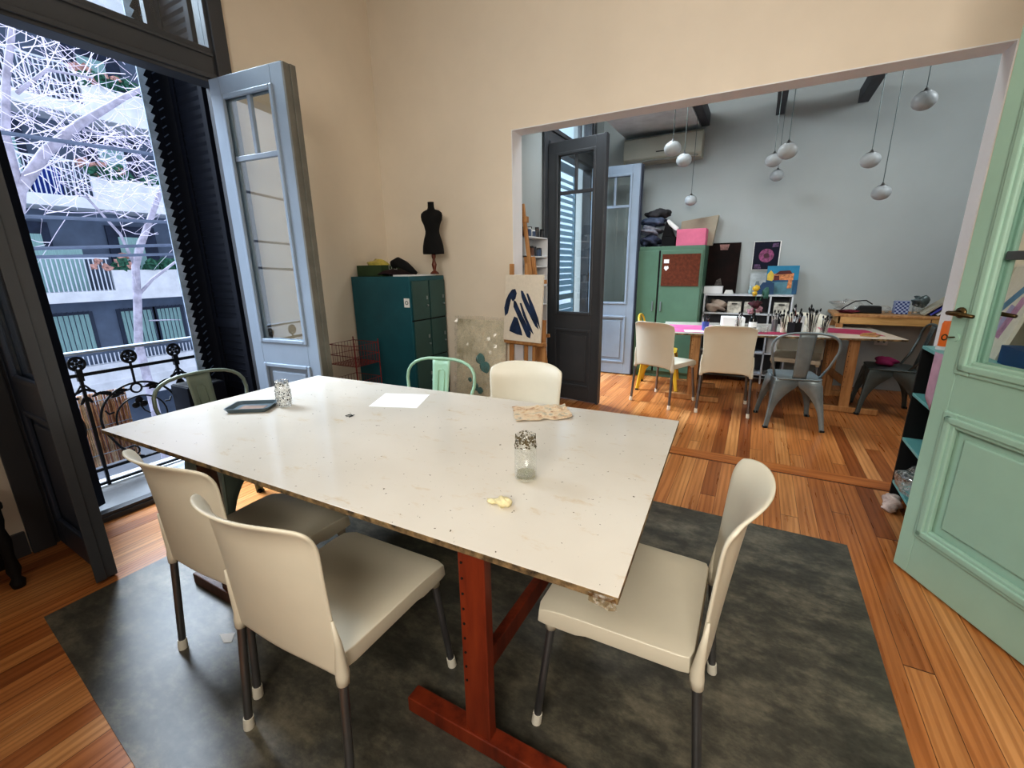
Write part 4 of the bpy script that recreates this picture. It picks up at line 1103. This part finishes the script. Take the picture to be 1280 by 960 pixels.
m = MB(); m.blob((.92, 3.12, .18), .085, .13, .075, .3, 20); tag(m.build('plastic_bag', glassmat('crinkled_bag_plastic', (.96, .97, .98, 1), .15, .15, .7), smooth=True), 'clear plastic bag bulging from the lowest board of the black bookshelf', 'bag')
m = MB(); m.blob((.84, 3.12, .045), .045, .06, .042, .16, 24); m.blob((.82, 3.06, .03), .035, .04, .028, .2, 20); tag(m.build('crumpled_paper', pm('pinkish_crumpled_paper', C(206, 186, 176), .8, var=.2, vs=25), smooth=True), 'crumpled pinkish paper on the floor against the black bookshelf', 'paper')
m = MB()
def pk(u, v): return (.862 - .006 * math.sin(9 * u), 2.90 + .16 * u, .955 - .30 * v * (1 - .5 * abs(u - .5)) + .0)
m.grid(pk, 8, 8); tag(m.build('hanging_cloth', pm('lilac_pink_cloth', C(206, 170, 190), .9, var=.15), solid=.004, smooth=True), 'lilac cloth hanging over the front edge of the black bookshelf', 'cloth')

# black stool at left edge
st = thing('black_stool', 'black turned leg stool at the lower left edge', 'stool', (-3.02, .30, 0))
m = MB(); m.box(-.16, -.15, .40, .16, .15, .44); m.build('seat', BLACK, st, bevel=.01)
for sx, sy in ((1, 1), (1, -1), (-1, 1), (-1, -1)):
    m = MB(); m.lathe([(0, 0), (.022, 0), (.028, .03), (.016, .05), (.026, .09), (.018, .16), (.026, .24), (.016, .3), (.024, .34), (.024, .40), (0, .40)], 12, (sx * .13, sy * .12, 0)); m.build('leg', BLACK, st, smooth=True)

# ------------------------------------------------------------------ far room: air conditioner
ac = thing('air_conditioner', 'long white air conditioner high on the far wall', 'air conditioner', (-1.21, YFAR, 2.64))
m = MB()
m.prism([(-.46, 0, .0), (-.46, -.17, 0), (-.46, -.215, .05), (-.46, -.21, .27), (-.46, -.18, .29), (-.46, 0, .29)], (.92, 0, 0)); m.build('casing', pm('ivory_ac_plastic', C(172, 170, 156), .5, var=.02), ac, bevel=.008)
m = MB(); m.bar((-.42, -.197, .022), (.42, -.197, .022), .008, .045, up=(0, .7, .7)); m.build('air_flap', pm('grey_ac_flap', C(150, 150, 142), .5), ac)
m = MB(); m.box(-.06, -.216, .10, .06, -.211, .112); m.build('display', BLACK, ac)

# pendants
def pendant(label, loc, hang):
    r = thing('pendant_lamp', label, 'pendant lamp', loc, 0, 'globe pendants of the far room')
    m = MB(); m.blob((0, 0, .008), .068, .068, .058, 0, 24); m.build('globe', OPAL, r, smooth=True)
    m = MB(); m.lathe([(0, .082), (.008, .082), (.012, .07), (.036, .060), (.04, .052), (0, .05)], 16); m.build('cap', CHROME, r, smooth=True)
    return r
pl_ = [((-.75, 4.2, 2.34), 'globe pendant lamp hanging in front of the air conditioner, the higher left one'), ((-.73, 4.7, 2.34), 'globe pendant lamp just below right of the highest one near the air conditioner'),
       ((-.79, 5.8, 2.12), 'low globe pendant lamp above the pink box'), ((0, 5.0, 2.31), 'globe pendant lamp at the left of the middle cluster'),
       ((.085, 4.2, 2.22), 'largest globe pendant lamp of the middle cluster'), ((.05, 5.8, 2.30), 'lowest globe pendant lamp of the middle cluster'),
       ((.67, 4.7, 2.18), 'globe pendant lamp under the right beam'), ((.81, 4.9, 1.955), 'lowest globe pendant lamp of the right group'), ((.83, 4.2, 2.43), 'globe pendant lamp hung short beside the right jamb')]
p0 = pendant(pl_[0][1], pl_[0][0], 0)
for loc, lb in pl_[1:]: copy_tree(p0, loc, 0, lb)
roots = [o for o in COL.objects if o.name.startswith('pendant_lamp')]
for o in roots:
    m = MB(); m.tube([(0, 0, .08), (0, 0, 3.449 - o.location.z)], .0035, 6); m.build('cord', STEEL2, o)

# ------------------------------------------------------------------ green locker
gl_ = thing('metal_wardrobe', 'two door green metal locker with a brown cork board', 'locker', (-.985, 6.0, 0))
m = MB(); m.box(-.39, -.20, .05, .40, .235, 1.63); m.box(-.38, -.19, 0, .39, .23, .05); m.build('cabinet_body', LOCKG, gl_, bevel=.004)
for i, (a, b_) in enumerate(((-.385, -.115), (-.095, .385))):
    m = MB(); m.box(a, -.222, .08, b_, -.202, 1.58); dr = m.build('door', LOCKG, gl_, bevel=.004)
    m = MB(); m.box(b_ - .05 if i == 0 else a + .03, -.232, .85, (b_ - .05 if i == 0 else a + .03) + .015, -.222, .97); m.build('handle', STEEL, dr)
m = MB(); m.box(-.115, -.206, .08, -.095, -.203, 1.58); m.build('door_gap', BLACK, gl_)
m = MB(); m.box(-.07, -.232, 1.16, .36, -.222, 1.535); cb_ = m.build('cork_board', CORK, gl_)
m = MB(); m.box(-.05, -.2335, 1.43, .01, -.232, 1.475); m.prism([(-.02, -.2335, 1.34), (.01, -.2335, 1.37), (.005, -.2335, 1.395), (-.01, -.2335, 1.40), (-.02, -.2335, 1.39), (-.03, -.2335, 1.40), (-.042, -.2335, 1.39), (-.045, -.2335, 1.37)], (0, .0012, 0)); m.build('note', WHITEP, cb_)
ZG = 1.632
m = MB(); m.box(-.93, 5.87, ZG, -.60, 6.10, ZG + .19); tag(m.build('pink_box', PINK, bevel=.004), 'pink box on the right end of the green locker', 'box')
m = MB(); m.prism([(-.93, 6.12, ZG), (-.545, 6.12, ZG), (-.50, 6.12, ZG + .35), (-.92, 6.12, ZG + .30)], (0, .10, 0)); tag(m.build('cardboard_box', CARD, bevel=.004), 'flat grey cardboard box standing behind the pink box', 'box')
CLO = [pm('dark_denim_cloth', C(70, 76, 98), .9, var=.3, vs=9), pm('charcoal_cloth', C(66, 66, 70), .9, var=.3, vs=9), pm('grey_cloth', C(150, 152, 164), .9, var=.25, vs=9), pm('slate_cloth', C(92, 104, 128), .9, var=.3, vs=9)]
for i, (x, y, z, rx, ry, rz_, k, lb) in enumerate(((-1.25, 5.97, ZG + .07, .13, .14, .07, 0, 'dark blue garment at the bottom of the pile on the green locker'), (-1.26, 5.96, ZG + .19, .12, .13, .055, 2, 'pale grey garment in the middle of the pile on the green locker'),
     (-1.22, 5.97, ZG + .30, .13, .12, .055, 3, 'slate garment near the top of the pile on the green locker'), (-1.17, 5.98, ZG + .385, .14, .12, .05, 1, 'charcoal garment rolled on top of the clothes pile'))):
    m = MB(); m.blob((x, y, z), rx, ry, rz_, .32, 22); tag(m.build('folded_garment', CLO[k], smooth=True), lb, 'clothes')
m = MB(); m.box(-1.10, 5.86, ZG, -.94, 6.1, ZG + .11); m.prism([(-1.10, 5.88, ZG + .11), (-.97, 5.88, ZG + .11), (-1.06, 5.88, ZG + .30)], (0, .2, 0)); tag(m.build('black_bag', BLACKCLOTH, bevel=.006), 'black bag beside the pink box on the green locker', 'bag')
m = MB(); m.bar((-1.06, 5.93, ZG + .30), (-.93, 5.93, ZG + .19), .05, .05); tag(m.build('paper_roll', WHITEP, bevel=.012), 'white paper roll lying across the black bag', 'paper')

# ------------------------------------------------------------------ white shelving unit by the far wall
ws = thing('shelving_unit', 'low white shelving unit against the far wall behind the far table', 'shelf', (-.09, 6.09, 0))
GREYIN = pm('grey_unit_paint', C(196, 200, 204), .5, var=.03)
m = MB()
for x in (-.475, .23, .445): m.box(x, -.14, 0, x + .018, .14, 1.045)
m.box(-.475, .13, 0, .46, .14, 1.045); m.build('side_panel', GREYIN, ws)
for z in (.12, .38, .62, .84, 1.06):
    m = MB(); m.box(-.475, -.14, z - .018, .463, .14, z); m.build('shelf_board', GREYIN, ws)
m = MB(); m.box(-.455, .12, .02, .44, .129, 1.04); m.build('recess_shade', pm('shadowed_back', C(70, 72, 78), .7), ws)  # dark sheet before the pale back paints the shade inside the unit
FB = pm('floral_box_card', C(206, 202, 190), .7, var=.3, vs=14)
for i, (x, w, lb) in enumerate(((-.24, .15, 'patterned pale box in the middle of the upper shelf of the white unit'), (-.05, .17, 'second patterned box on the upper shelf of the white unit'), (.175, .15, 'patterned box at the right compartment of the white unit'))):
    o = thing('patterned_box', lb, 'box', (x + .02 if i < 2 else .265, 6.0, .841))
    m = MB(); m.box(-w / 2, -.04, 0, w / 2, .12, .13); m.build('box_body', FB, o, bevel=.003)
    m = MB(); m.box(-.03, -.042, .10, .03, -.0395, .115); m.build('hand_slot', BLACK, o)
m = MB(); m.blob((-.43, 6.03, .905), .115, .10, .062, .28, 20); tag(m.build('bundled_cloth', pm('beige_cloth', C(176, 160, 148), .9, var=.15), smooth=True), 'beige cloth bundle at the left of the upper shelf of the white unit', 'cloth')
for i in range(3):
    m = MB(); m.box(-.53 + i * .35, 5.99, .381, -.34 + i * .35, 6.2, .52 + .03 * i)
    tag(m.build('storage_box', [GREENBOX, pm('blue_bin', C(60, 90, 130), .5), WHITE][i], bevel=.004), ['dark box low in the white unit at left', 'blue box low in the white unit', 'white box low in the white unit at right'][i], 'box')
ZS = 1.061
def picture(name, label, cat, corners, depth, mat, edge=None):
    """upright board given by four corners (x,z) at its foot depth y, leaning back"""
    o = thing(name, label, cat, (0, 0, 0)); m = MB()
    pts = [Vector((x, y, z)) for x, y, z in corners]
    m.prism(pts, (0, depth, 0)); m.build('board', mat, o, bevel=.002); return o
def boardpic(name, label, cat, x0, x1, z0, z1, y0, lean, mat, thick=.015):
    y1 = y0 + lean
    o = thing(name, label, cat, ((x0 + x1) / 2, y0, z0)); w = (x1 - x0) / 2; h = z1 - z0
    m = MB(); m.prism([(-w, 0, 0), (w, 0, 0), (w, lean, h), (-w, lean, h)], (0, thick, 0)); m.build('board', mat, o); 
    return o, w, h, lean
def patch(o, w, h, lean, polys, name):
    for k, (poly, mt) in enumerate(polys):
        m = MB(); m.prism([((x * 2 - 1) * w, lean * z - .002 - .0004 * k, z * h) for x, z in poly], (0, .0015, 0)); m.build(name, mt, o)
P1 = boardpic('dark_painting', 'large dark brown unframed painting leaning on the far wall', 'painting', -.60, -.23, ZS, ZS + .60, 6.14, .09, pm('dark_brown_oil', C(30, 12, 9), .6, var=.5, vs=4, spec=.15))
patch(*P1, [([(.4, .86), (.62, .86), (.66, .97), (.36, .97)], pm('pink_smudge', C(150, 110, 104), .6, var=.3, vs=20)), ([(.3, .1), (.6, .08), (.5, .3), (.38, .26)], pm('grey_smudge', C(96, 88, 84), .6, var=.4, vs=20))], 'paint_area')
P2 = boardpic('poster', 'dark blue poster with a round pink motif pinned to the far wall', 'poster', -.09, .19, 1.335, 1.665, 6.235, .006, WHITEP, .004)
NB = pm('poster_navy', C(12, 18, 44), .5, var=.1, spec=.2)
patch(*P2, [([(.02, .02), (.96, .02), (.96, .98), (.02, .98)], NB), ([(.5 + .28 * math.cos(a * .35), .5 + .24 * math.sin(a * .35)) for a in range(18)], pm('poster_pink', C(150, 70, 120), .5, var=.5, vs=30)),
            ([(.5 + .10 * math.cos(a * .6), .5 + .09 * math.sin(a * .6)) for a in range(10)], pm('poster_maroon', C(70, 16, 44), .5)), ([(.68, .78), (.92, .80), (.9, .93), (.7, .92)], pm('poster_violet', C(96, 64, 110), .5, var=.5, vs=40)), ([(.08, .05), (.36, .05), (.3, .2), (.08, .2)], pm('poster_mauve', C(90, 60, 104), .5, var=.5, vs=40))], 'printed_area')
P3 = boardpic('small_picture', 'small pale framed drawing standing left of the harbour canvas', 'picture', -.09, .10, ZS, ZS + .235, 6.19, .03, pm('pale_drawing', C(190, 200, 204), .6, var=.15, vs=9))
patch(*P3, [([(.3, .4), (.6, .4), (.5, .62), (.35, .6)], pm('drawing_grey', C(130, 146, 154), .6, var=.2))], 'drawn_area')
P4 = boardpic('harbour_canvas', 'bright canvas of orange roofs over blue water on the white unit', 'painting', .08, .40, ZS, ZS + .32, 6.10, .05, pm('canvas_turquoise', C(36, 130, 166), .6, var=.1), .03)
c_y = pm('canvas_yellow', C(220, 190, 80), .6, var=.2); c_o = pm('canvas_orange', C(214, 140, 90), .6, var=.3, vs=30); c_r = pm('canvas_brown_red', C(104, 34, 34), .6, var=.3)
c_b = pm('canvas_deep_blue', C(30, 84, 120), .6, var=.2); c_t = pm('canvas_grey_teal', C(90, 136, 150), .6, var=.2)
patch(*P4, [([(0, 0), (1, 0), (1, .5), (0, .5)], c_b), ([(.25, 0), (.85, 0), (.85, .45), (.2, .42)], c_t), ([(.02, .5), (.2, .46), (.24, .7), (.12, .85), (.02, .7)], c_y),
            ([(.22, .5), (.85, .5), (.85, .74), (.4, .78), (.22, .7)], c_o), ([(.25, .68), (.8, .72), (.72, .84), (.4, .82)], c_r), ([(.24, .48), (.42, .5), (.4, .66), (.24, .66)], c_r), ([(.68, .2), (.82, .22), (.82, .5), (.7, .5)], c_o)], 'paint_area')
m = MB(); m.prism([(-.04, 6.02, ZS), (.17, 6.02, ZS), (.165, 6.06, ZS + .13), (.05, 6.06, ZS + .135)], (0, .02, 0)); tag(m.build('blue_folder', pm('petrol_blue_card', C(24, 62, 96), .6, var=.1)), 'petrol blue folder leaning in front of the harbour canvas', 'folder')
m = MB(); m.box(-.58, 6.00, ZS, -.37, 6.12, ZS + .09); tag(m.build('white_box', WHITE, bevel=.004), 'white box in front of the dark painting', 'box')
m = MB()
for i in range(4): m.box(-.35 + .004 * i, 6.02, ZS + .011 * i, -.25 - .005 * i, 6.12, ZS + .011 * i + .01)
tag(m.build('paper_stack', WHITEP), 'low stack of papers right of the white box', 'paper')
o = thing('small_figurine', 'tiny white bottle figure standing by the pale framed drawing', 'bottle', (-.075, 6.07, ZS))
m = MB(); m.lathe([(0, 0), (.016, 0), (.018, .04), (.008, .06), (.012, .08), (0, .095)], 12); m.build('figure_body', pm('aqua_white', C(170, 200, 206), .4), o, smooth=True)

# ------------------------------------------------------------------ far table
fc = [(-.78, 4.62), (1.21, 4.99), (1.05, 5.95), (-.93, 5.56)]
work_table('far_table', 'long cluttered white table on wooden legs in the far room', fc,
           [(.86, 5.13, HONEY), (.78, 5.75, HONEY), (-.50, 4.92, HONEY), (-.58, 5.50, HONEY)], edge=EDGE)
def flat(name, label, cat, pts, mat, z=ZT + .001, t=.001):
    m = MB(); m.prism([(x, y, z) for x, y in pts], (0, 0, t)); return tag(m.build(name, mat), label, cat)
flat('pink_mat', 'hot pink cutting mat on the left end of the far table', 'mat', [(-.74, 4.72), (-.25, 4.80), (-.33, 5.35), (-.84, 5.30)], HOTPINK)
flat('crimson_mat', 'crimson mat in the middle of the far table', 'mat', [(.02, 4.86), (.45, 4.92), (.50, 5.12), (.08, 5.06)], MAGENTA)
flat('crimson_mat', 'crimson mat at the right end of the far table', 'mat', [(.62, 5.25), (1.08, 5.15), (1.00, 5.55), (.60, 5.62)], MAGENTA)
flat('paper_sheet', 'white sheet at the left end of the far table', 'paper', [(-.60, 4.76), (-.42, 4.79), (-.45, 4.92), (-.63, 4.90)], WHITEP, ZT + .0025)
m = MB(); m.box(-.11, -.09, 0, .11, .09, .10); o = m.build('white_carton', WHITEP, bevel=.003); o.location = (-.20, 5.42, ZT + .001); o.rotation_euler = (0, 0, .18); tag(o, 'white carton standing on the far table', 'box')
m = MB(); m.prism([(0.88, 5.08, ZT + .002), (1.00, 5.06, ZT + .002), (1.04, 5.14, ZT + .002), (.90, 5.17, ZT + .002)], (0, 0, .012)); m.tube([(.90, 5.10, ZT + .02), (1.0, 5.12, ZT + .03)], .008, 6)
tag(m.build('wood_offcut', HONEY), 'small wooden offcut near the right corner of the far table', 'offcut')
def cup(name, label, x, y, r_, h, mat, cat='pot', sq=False, z=ZT + .001):
    o = thing(name, label, cat, (x, y, z)); m = MB()
    n = 4 if sq else 18
    m.lathe([(0, .002), (r_ * .95, 0), (r_, h), (r_ * .92, h), (r_ * .88, .008), (0, .008)], n)
    m.build('pot_body', mat, o, smooth=False if sq else 'auto'); return o
bproto = {}
def brushes(x, y, n, h0, where, seed, mats, rad=.022, z=ZT + .01):
    rn = random.Random(seed)
    for i in range(n):
        mt = rn.choice(mats); L = rn.uniform(.8, 1.15) * h0; key = mt.name
        a = rn.uniform(0, 2 * PI); tl = rn.uniform(.05, .28)
        if key not in bproto:
            r = thing('paintbrush', 'x', 'brush')
            m = MB(); m.tube([(0, 0, 0), (0, 0, .10), (0, 0, .15)], [.0025, .004, .003], 6); m.build('handle', mt, r)
            m = MB(); m.tube([(0, 0, .15), (0, 0, .172)], .0042, 6); m.build('ferrule', CHROME, r)
            m = MB(); m.tube([(0, 0, .172), (0, 0, .185), (0, 0, .20)], [.0045, .0065, .0015], 6); m.build('bristles', rn.choice((BLACK, DARK_WOOD)), r)
            bproto[key] = r; o = r
        else: o = copy_tree(bproto[key])
        o.location = (x + math.cos(a) * rad * .5, y + math.sin(a) * rad * .5, z); o.rotation_euler = (0, tl, a); s_ = L / .2
        o.scale = (1.3, 1.3, s_)
        o['label'] = 'paintbrush standing in %s' % where; o['group'] = 'paintbrushes in %s' % where
BM = [pm('brush_dark', C(30, 26, 26), .4), pm('brush_white', C(210, 206, 200), .4), pm('brush_red_brown', C(110, 50, 36), .4)]
cup('brush_pot', 'blue and white cup at the left of the far table', -.43, 4.95, .034, .09, pm('blue_white_glaze', C(90, 110, 190), .3, var=.3, vs=12), 'cup'); brushes(-.43, 4.95, 4, .14, 'the blue and white cup', 1, BM)
cup('tape_roll', 'short white tub behind the ivory chair on the far table', -.30, 4.93, .042, .055, WHITE, 'tub')
o = thing('glass_bottle', 'dark glass bottle with a white label on the far table', 'bottle', (.0, 5.15, ZT + .001))
m = MB(); m.lathe([(0, 0), (.036, 0), (.036, .11), (.03, .13), (.014, .155), (.014, .20), (0, .20)], 16); m.build('bottle_body', pm('dark_bottle_glass', C(24, 26, 26), .1), o, smooth='auto')
m = MB(); m.lathe([(.0365, .03), (.0368, .03), (.0368, .085), (.0365, .085)], 16); m.build('paper_label', WHITEP, o)
cup('water_glass', 'clear glass of grey water on the far table', -.13, 5.02, .032, .11, JARGLASS, 'glass'); brushes(-.13, 5.02, 4, .17, 'the clear water glass', 2, BM)
cup('water_glass', 'stubby clear glass in the middle of the far table', .10, 5.0, .045, .06, JARGLASS, 'glass')
o = thing('paper_flower', 'yellow topped paper bouquet in the dark bottle', 'flower', (.0, 5.15, ZT + .15))
m = MB(); m.tube([(0, 0, 0), (0, 0, .16), (-.01, 0, .25)], .004, 6); m.tube([(0, 0, .05), (.05, 0, .2), (.09, 0, .27)], .004, 6); m.build('stem', pm('green_stem', C(70, 110, 90), .6), o)
m = MB(); m.blob((-.01, 0, .27), .032, .03, .03, .3, 12); m.blob((-.015, 0, .22), .022, .022, .022, .3, 12); m.build('petals', YEL, o, smooth=True)
m = MB(); m.blob((0, 0, .11), .05, .045, .035, .4, 14); m.build('dark_petals', pm('dark_rose_petals', C(80, 30, 40), .7, var=.4, vs=30), o, smooth=True)
m = MB(); m.blob((.04, 0, .06), .03, .03, .03, .4, 12); m.blob((-.03, 0, .04), .03, .03, .03, .4, 12); m.build('pale_petals', pm('pale_rose_petals', C(190, 140, 150), .7, var=.4, vs=30), o, smooth=True)
m = MB(); m.blob((.08, 0, .22), .03, .02, .05, .4, 12); m.build('leaves', pm('grey_green_leaf', C(70, 116, 104), .7, var=.3), o, smooth=True)
cup('spray_can', 'silver tin with a red stripe on the far table', .19, 5.12, .027, .12, CHROME, 'tin'); brushes(.19, 5.12, 6, .20, 'the silver tin', 3, BM)
cup('brush_pot', 'pale narrow pot beside the black square pot', .265, 5.08, .022, .10, CANVAS, 'pot'); brushes(.265, 5.08, 7, .20, 'the pale narrow pot', 4, BM)
cup('brush_pot', 'black square brush pot behind the steel chair', .355, 5.02, .060, .11, BLACK, 'pot', True); brushes(.355, 5.02, 9, .21, 'the black square pot', 5, BM, .04)
cup('brush_pot', 'white cup behind the black square pot', .40, 5.25, .05, .15, WHITE, 'cup'); brushes(.40, 5.25, 5, .24, 'the white cup', 6, BM, .03)
cup('brush_pot', 'clear jar crammed with dark brushes on the far table', .50, 5.09, .042, .12, JARGLASS, 'jar'); brushes(.50, 5.09, 12, .24, 'the crammed clear jar', 7, [BM[0], BM[0], BM[1]], .03)
cup('brush_pot', 'small clear jar at the right of the brush pots', .60, 5.08, .034, .09, JARGLASS, 'jar'); brushes(.60, 5.08, 7, .18, 'the small right hand jar', 8, [BM[0], BM[1]], .025)

# ------------------------------------------------------------------ desk on the right of the far room
dk = thing('wooden_desk', 'long honey coloured wooden desk against the far wall', 'desk', (1.42, 5.96, 0))
m = MB(); m.box(-.68, -.26, .865, .9, .27, .89); m.build('desktop', HONEY, dk, bevel=.003)
m = MB(); m.box(-.64, -.255, .79, .86, -.235, .865); m.box(-.64, -.255, .79, -.62, .25, .865); m.build('apron', wood('honey_wood_front', C(160, 118, 66), C(192, 150, 94), C(206, 168, 112), .5, (1.2, 14, 14)), dk, bevel=.002)
for x in (-.62, .84):
    for y in (-.24, .22): 
        m = MB(); m.box(x - .03, y - .015, 0, x + .03, y + .03, .79); m.build('leg', HONEY, dk, bevel=.003)
m = MB(); m.box(.095, -.2575, .795, .102, -.255, .862); m.build('drawer_gap', DARK_WOOD, dk)
ZD = .891
m = MB(); m.prism([(.93, 5.85, ZD), (1.16, 5.85, ZD), (1.15, 5.85, ZD + .075), (.98, 5.85, ZD + .075)], (0, .1, 0)); tag(m.build('black_case', BLACK, bevel=.01), 'black padded case on the left of the wooden desk', 'case')
m = MB(); m.tube([(.80, 5.9, ZD + .01), (.85, 5.9, ZD + .06), (.93, 5.9, ZD + .12), (1.02, 5.9, ZD + .13), (1.08, 5.92, ZD + .09)], .006, 6); tag(m.build('black_cable', BLACK, smooth=True), 'black cable looping over the padded case', 'cable')
m = MB(); m.blob((.90, 6.02, ZD + .06), .13, .08, .06, .4, 16); tag(m.build('clear_wrapping', PLASTICWRAP, smooth=True), 'crumpled clear wrapping at the left end of the desk', 'wrapping')
m = MB(); m.blob((.86, 5.82, ZD + .018), .09, .05, .018, .2, 14); tag(m.build('red_cloth', pm('deep_red_cloth', C(96, 24, 40), .9)), 'deep red cloth lying at the left end of the desk', 'cloth')
CHK = newmat('blue_check'); mm, nt, b = CHK
ck = N(nt, 'ShaderNodeTexChecker'); ck.inputs['Scale'].default_value = 55; ck.inputs[1].default_value = C(40, 60, 120); ck.inputs[2].default_value = C(170, 180, 205)
tcn = N(nt, 'ShaderNodeTexCoord'); nt.links.new(tcn.outputs['Object'], ck.inputs['Vector']); nt.links.new(ck.outputs['Color'], b.inputs['Base Color'])
m = MB(); m.box(1.26, 5.86, ZD, 1.37, 5.97, ZD + .13); tag(m.build('patterned_carton', mm, bevel=.003), 'blue and white checked carton on the wooden desk', 'box')
o = cup('brush_pot', 'clear tumbler with tubes right of the checked carton', 1.45, 5.90, .05, .10, JARGLASS, 'jar', z=ZD)
m = MB(); m.blob((1.45, 5.90, ZD + .13), .06, .04, .05, .5, 14); tag(m.build('paint_tube_bundle', STEEL2, smooth=True), 'bundle of grey paint tubes in the tumbler', 'tubes')
m = MB(); m.blob((1.17, 5.99, ZD + .03), .08, .06, .03, .5, 14); tag(m.build('clear_film', PLASTICWRAP, smooth=True), 'loose clear film between the case and the checked carton', 'wrapping')
for i in range(5):
    T = Matrix.Translation((1.70 + .045 * i, 5.88, ZD + .004)) @ Matrix.Rotation(math.radians(-52 - 2 * i), 4, 'Y')
    m = MB(); m.box(0, -.10, 0, .016, .10, .26 + .01 * i, T.copy() if False else Matrix.Translation((1.46 + .05 * i, 5.86, ZD + .014)) @ Matrix.Rotation(math.radians(48), 4, 'Y'))
    tag(m.build('leaning_book', [CARD, pm('violet_blue_cover', C(80, 84, 170), .5), WHITE, pm('navy_cover', C(34, 44, 90), .5), BLACK][i]),
        ['beige backed board leaning at the front of the row on the desk', 'violet blue folder leaning on the desk', 'white pad leaning on the desk', 'navy book leaning on the desk', 'black book at the back of the leaning row on the desk'][i], 'book')
# magenta bag on the dark chair, cloth below, wall socket
m = MB(); m.blob((1.16, 5.33, .494), .085, .09, .04, .25, 16); tag(m.build('magenta_bag', pm('magenta_cloth', C(140, 30, 84), .8, var=.1), smooth=True), 'magenta cloth bag on the dark grey metal chair', 'bag')
so_ = thing('wall_socket', 'white wall socket under the wooden desk', 'socket', (1.28, YFAR, .55))
m = MB(); m.box(-.06, -.012, -.04, .06, -.001, .04); m.build('plate', WHITE, so_, bevel=.003)
m = MB()
for x in (-.025, .025): m.tube([(x, -.0125, 0), (x, -.0145, 0)], .012, 10)
m.build('outlet', STEEL2, so_)

# ------------------------------------------------------------------ lights and world
def area(name, loc, target, size, power, col, shape='DISK', size_y=None):
    l = bpy.data.lights.new(name, 'AREA'); l.energy = power; l.color = col; l.shape = shape; l.size = size
    if size_y: l.size_y = size_y
    o = bpy.data.objects.new(name, l); COL.objects.link(o); o.location = loc
    o.rotation_euler = (Vector(target) - Vector(loc)).to_track_quat('-Z', 'Y').to_euler(); return o
lb = area('lamp_behind_viewer', (.1, -1.4, 2.35), (-.25, 3.3, 1.2), 1.6, 46, (1.0, .94, .85), 'RECTANGLE', 1.3); lb.data.spread = math.radians(112)
area('soft_fill_near', (-.8, .7, 3.72), (-.8, .7, 0), 3.2, 17, (1.0, .95, .88), 'RECTANGLE', 2.4)  # broad soft fill added under the near ceiling
area('added_fill_far', (-1.3, 4.15, 3.28), (.4, 5.6, .8), .9, 36, (.90, .97, 1.0))  # fill added to brighten the far wall and the right jamb
area('added_fill_far_right', (2.1, 4.2, 3.28), (.4, 5.9, .9), .9, 32, (.90, .97, 1.0))  # second added fill, shares the far light to soften globe shadows
sun = bpy.data.lights.new('sky_sun', 'SUN'); sun.energy = 22.0; sun.angle = math.radians(50); sun.color = (.74, .86, 1.0)
so = bpy.data.objects.new('sky_sun', sun); COL.objects.link(so)
so.rotation_euler = Vector((1.0, .12, -.95)).to_track_quat('-Z', 'Y').to_euler()
w = bpy.data.worlds.new('overcast_sky'); scn.world = w; w.use_nodes = True
bg = w.node_tree.nodes['Background']; bg.inputs[0].default_value = (.74, .84, 1.0, 1); bg.inputs[1].default_value = 1.5
scn.view_settings.view_transform = 'Standard'
scn.view_settings.look = 'Medium High Contrast'
scn.view_settings.exposure = -0.1
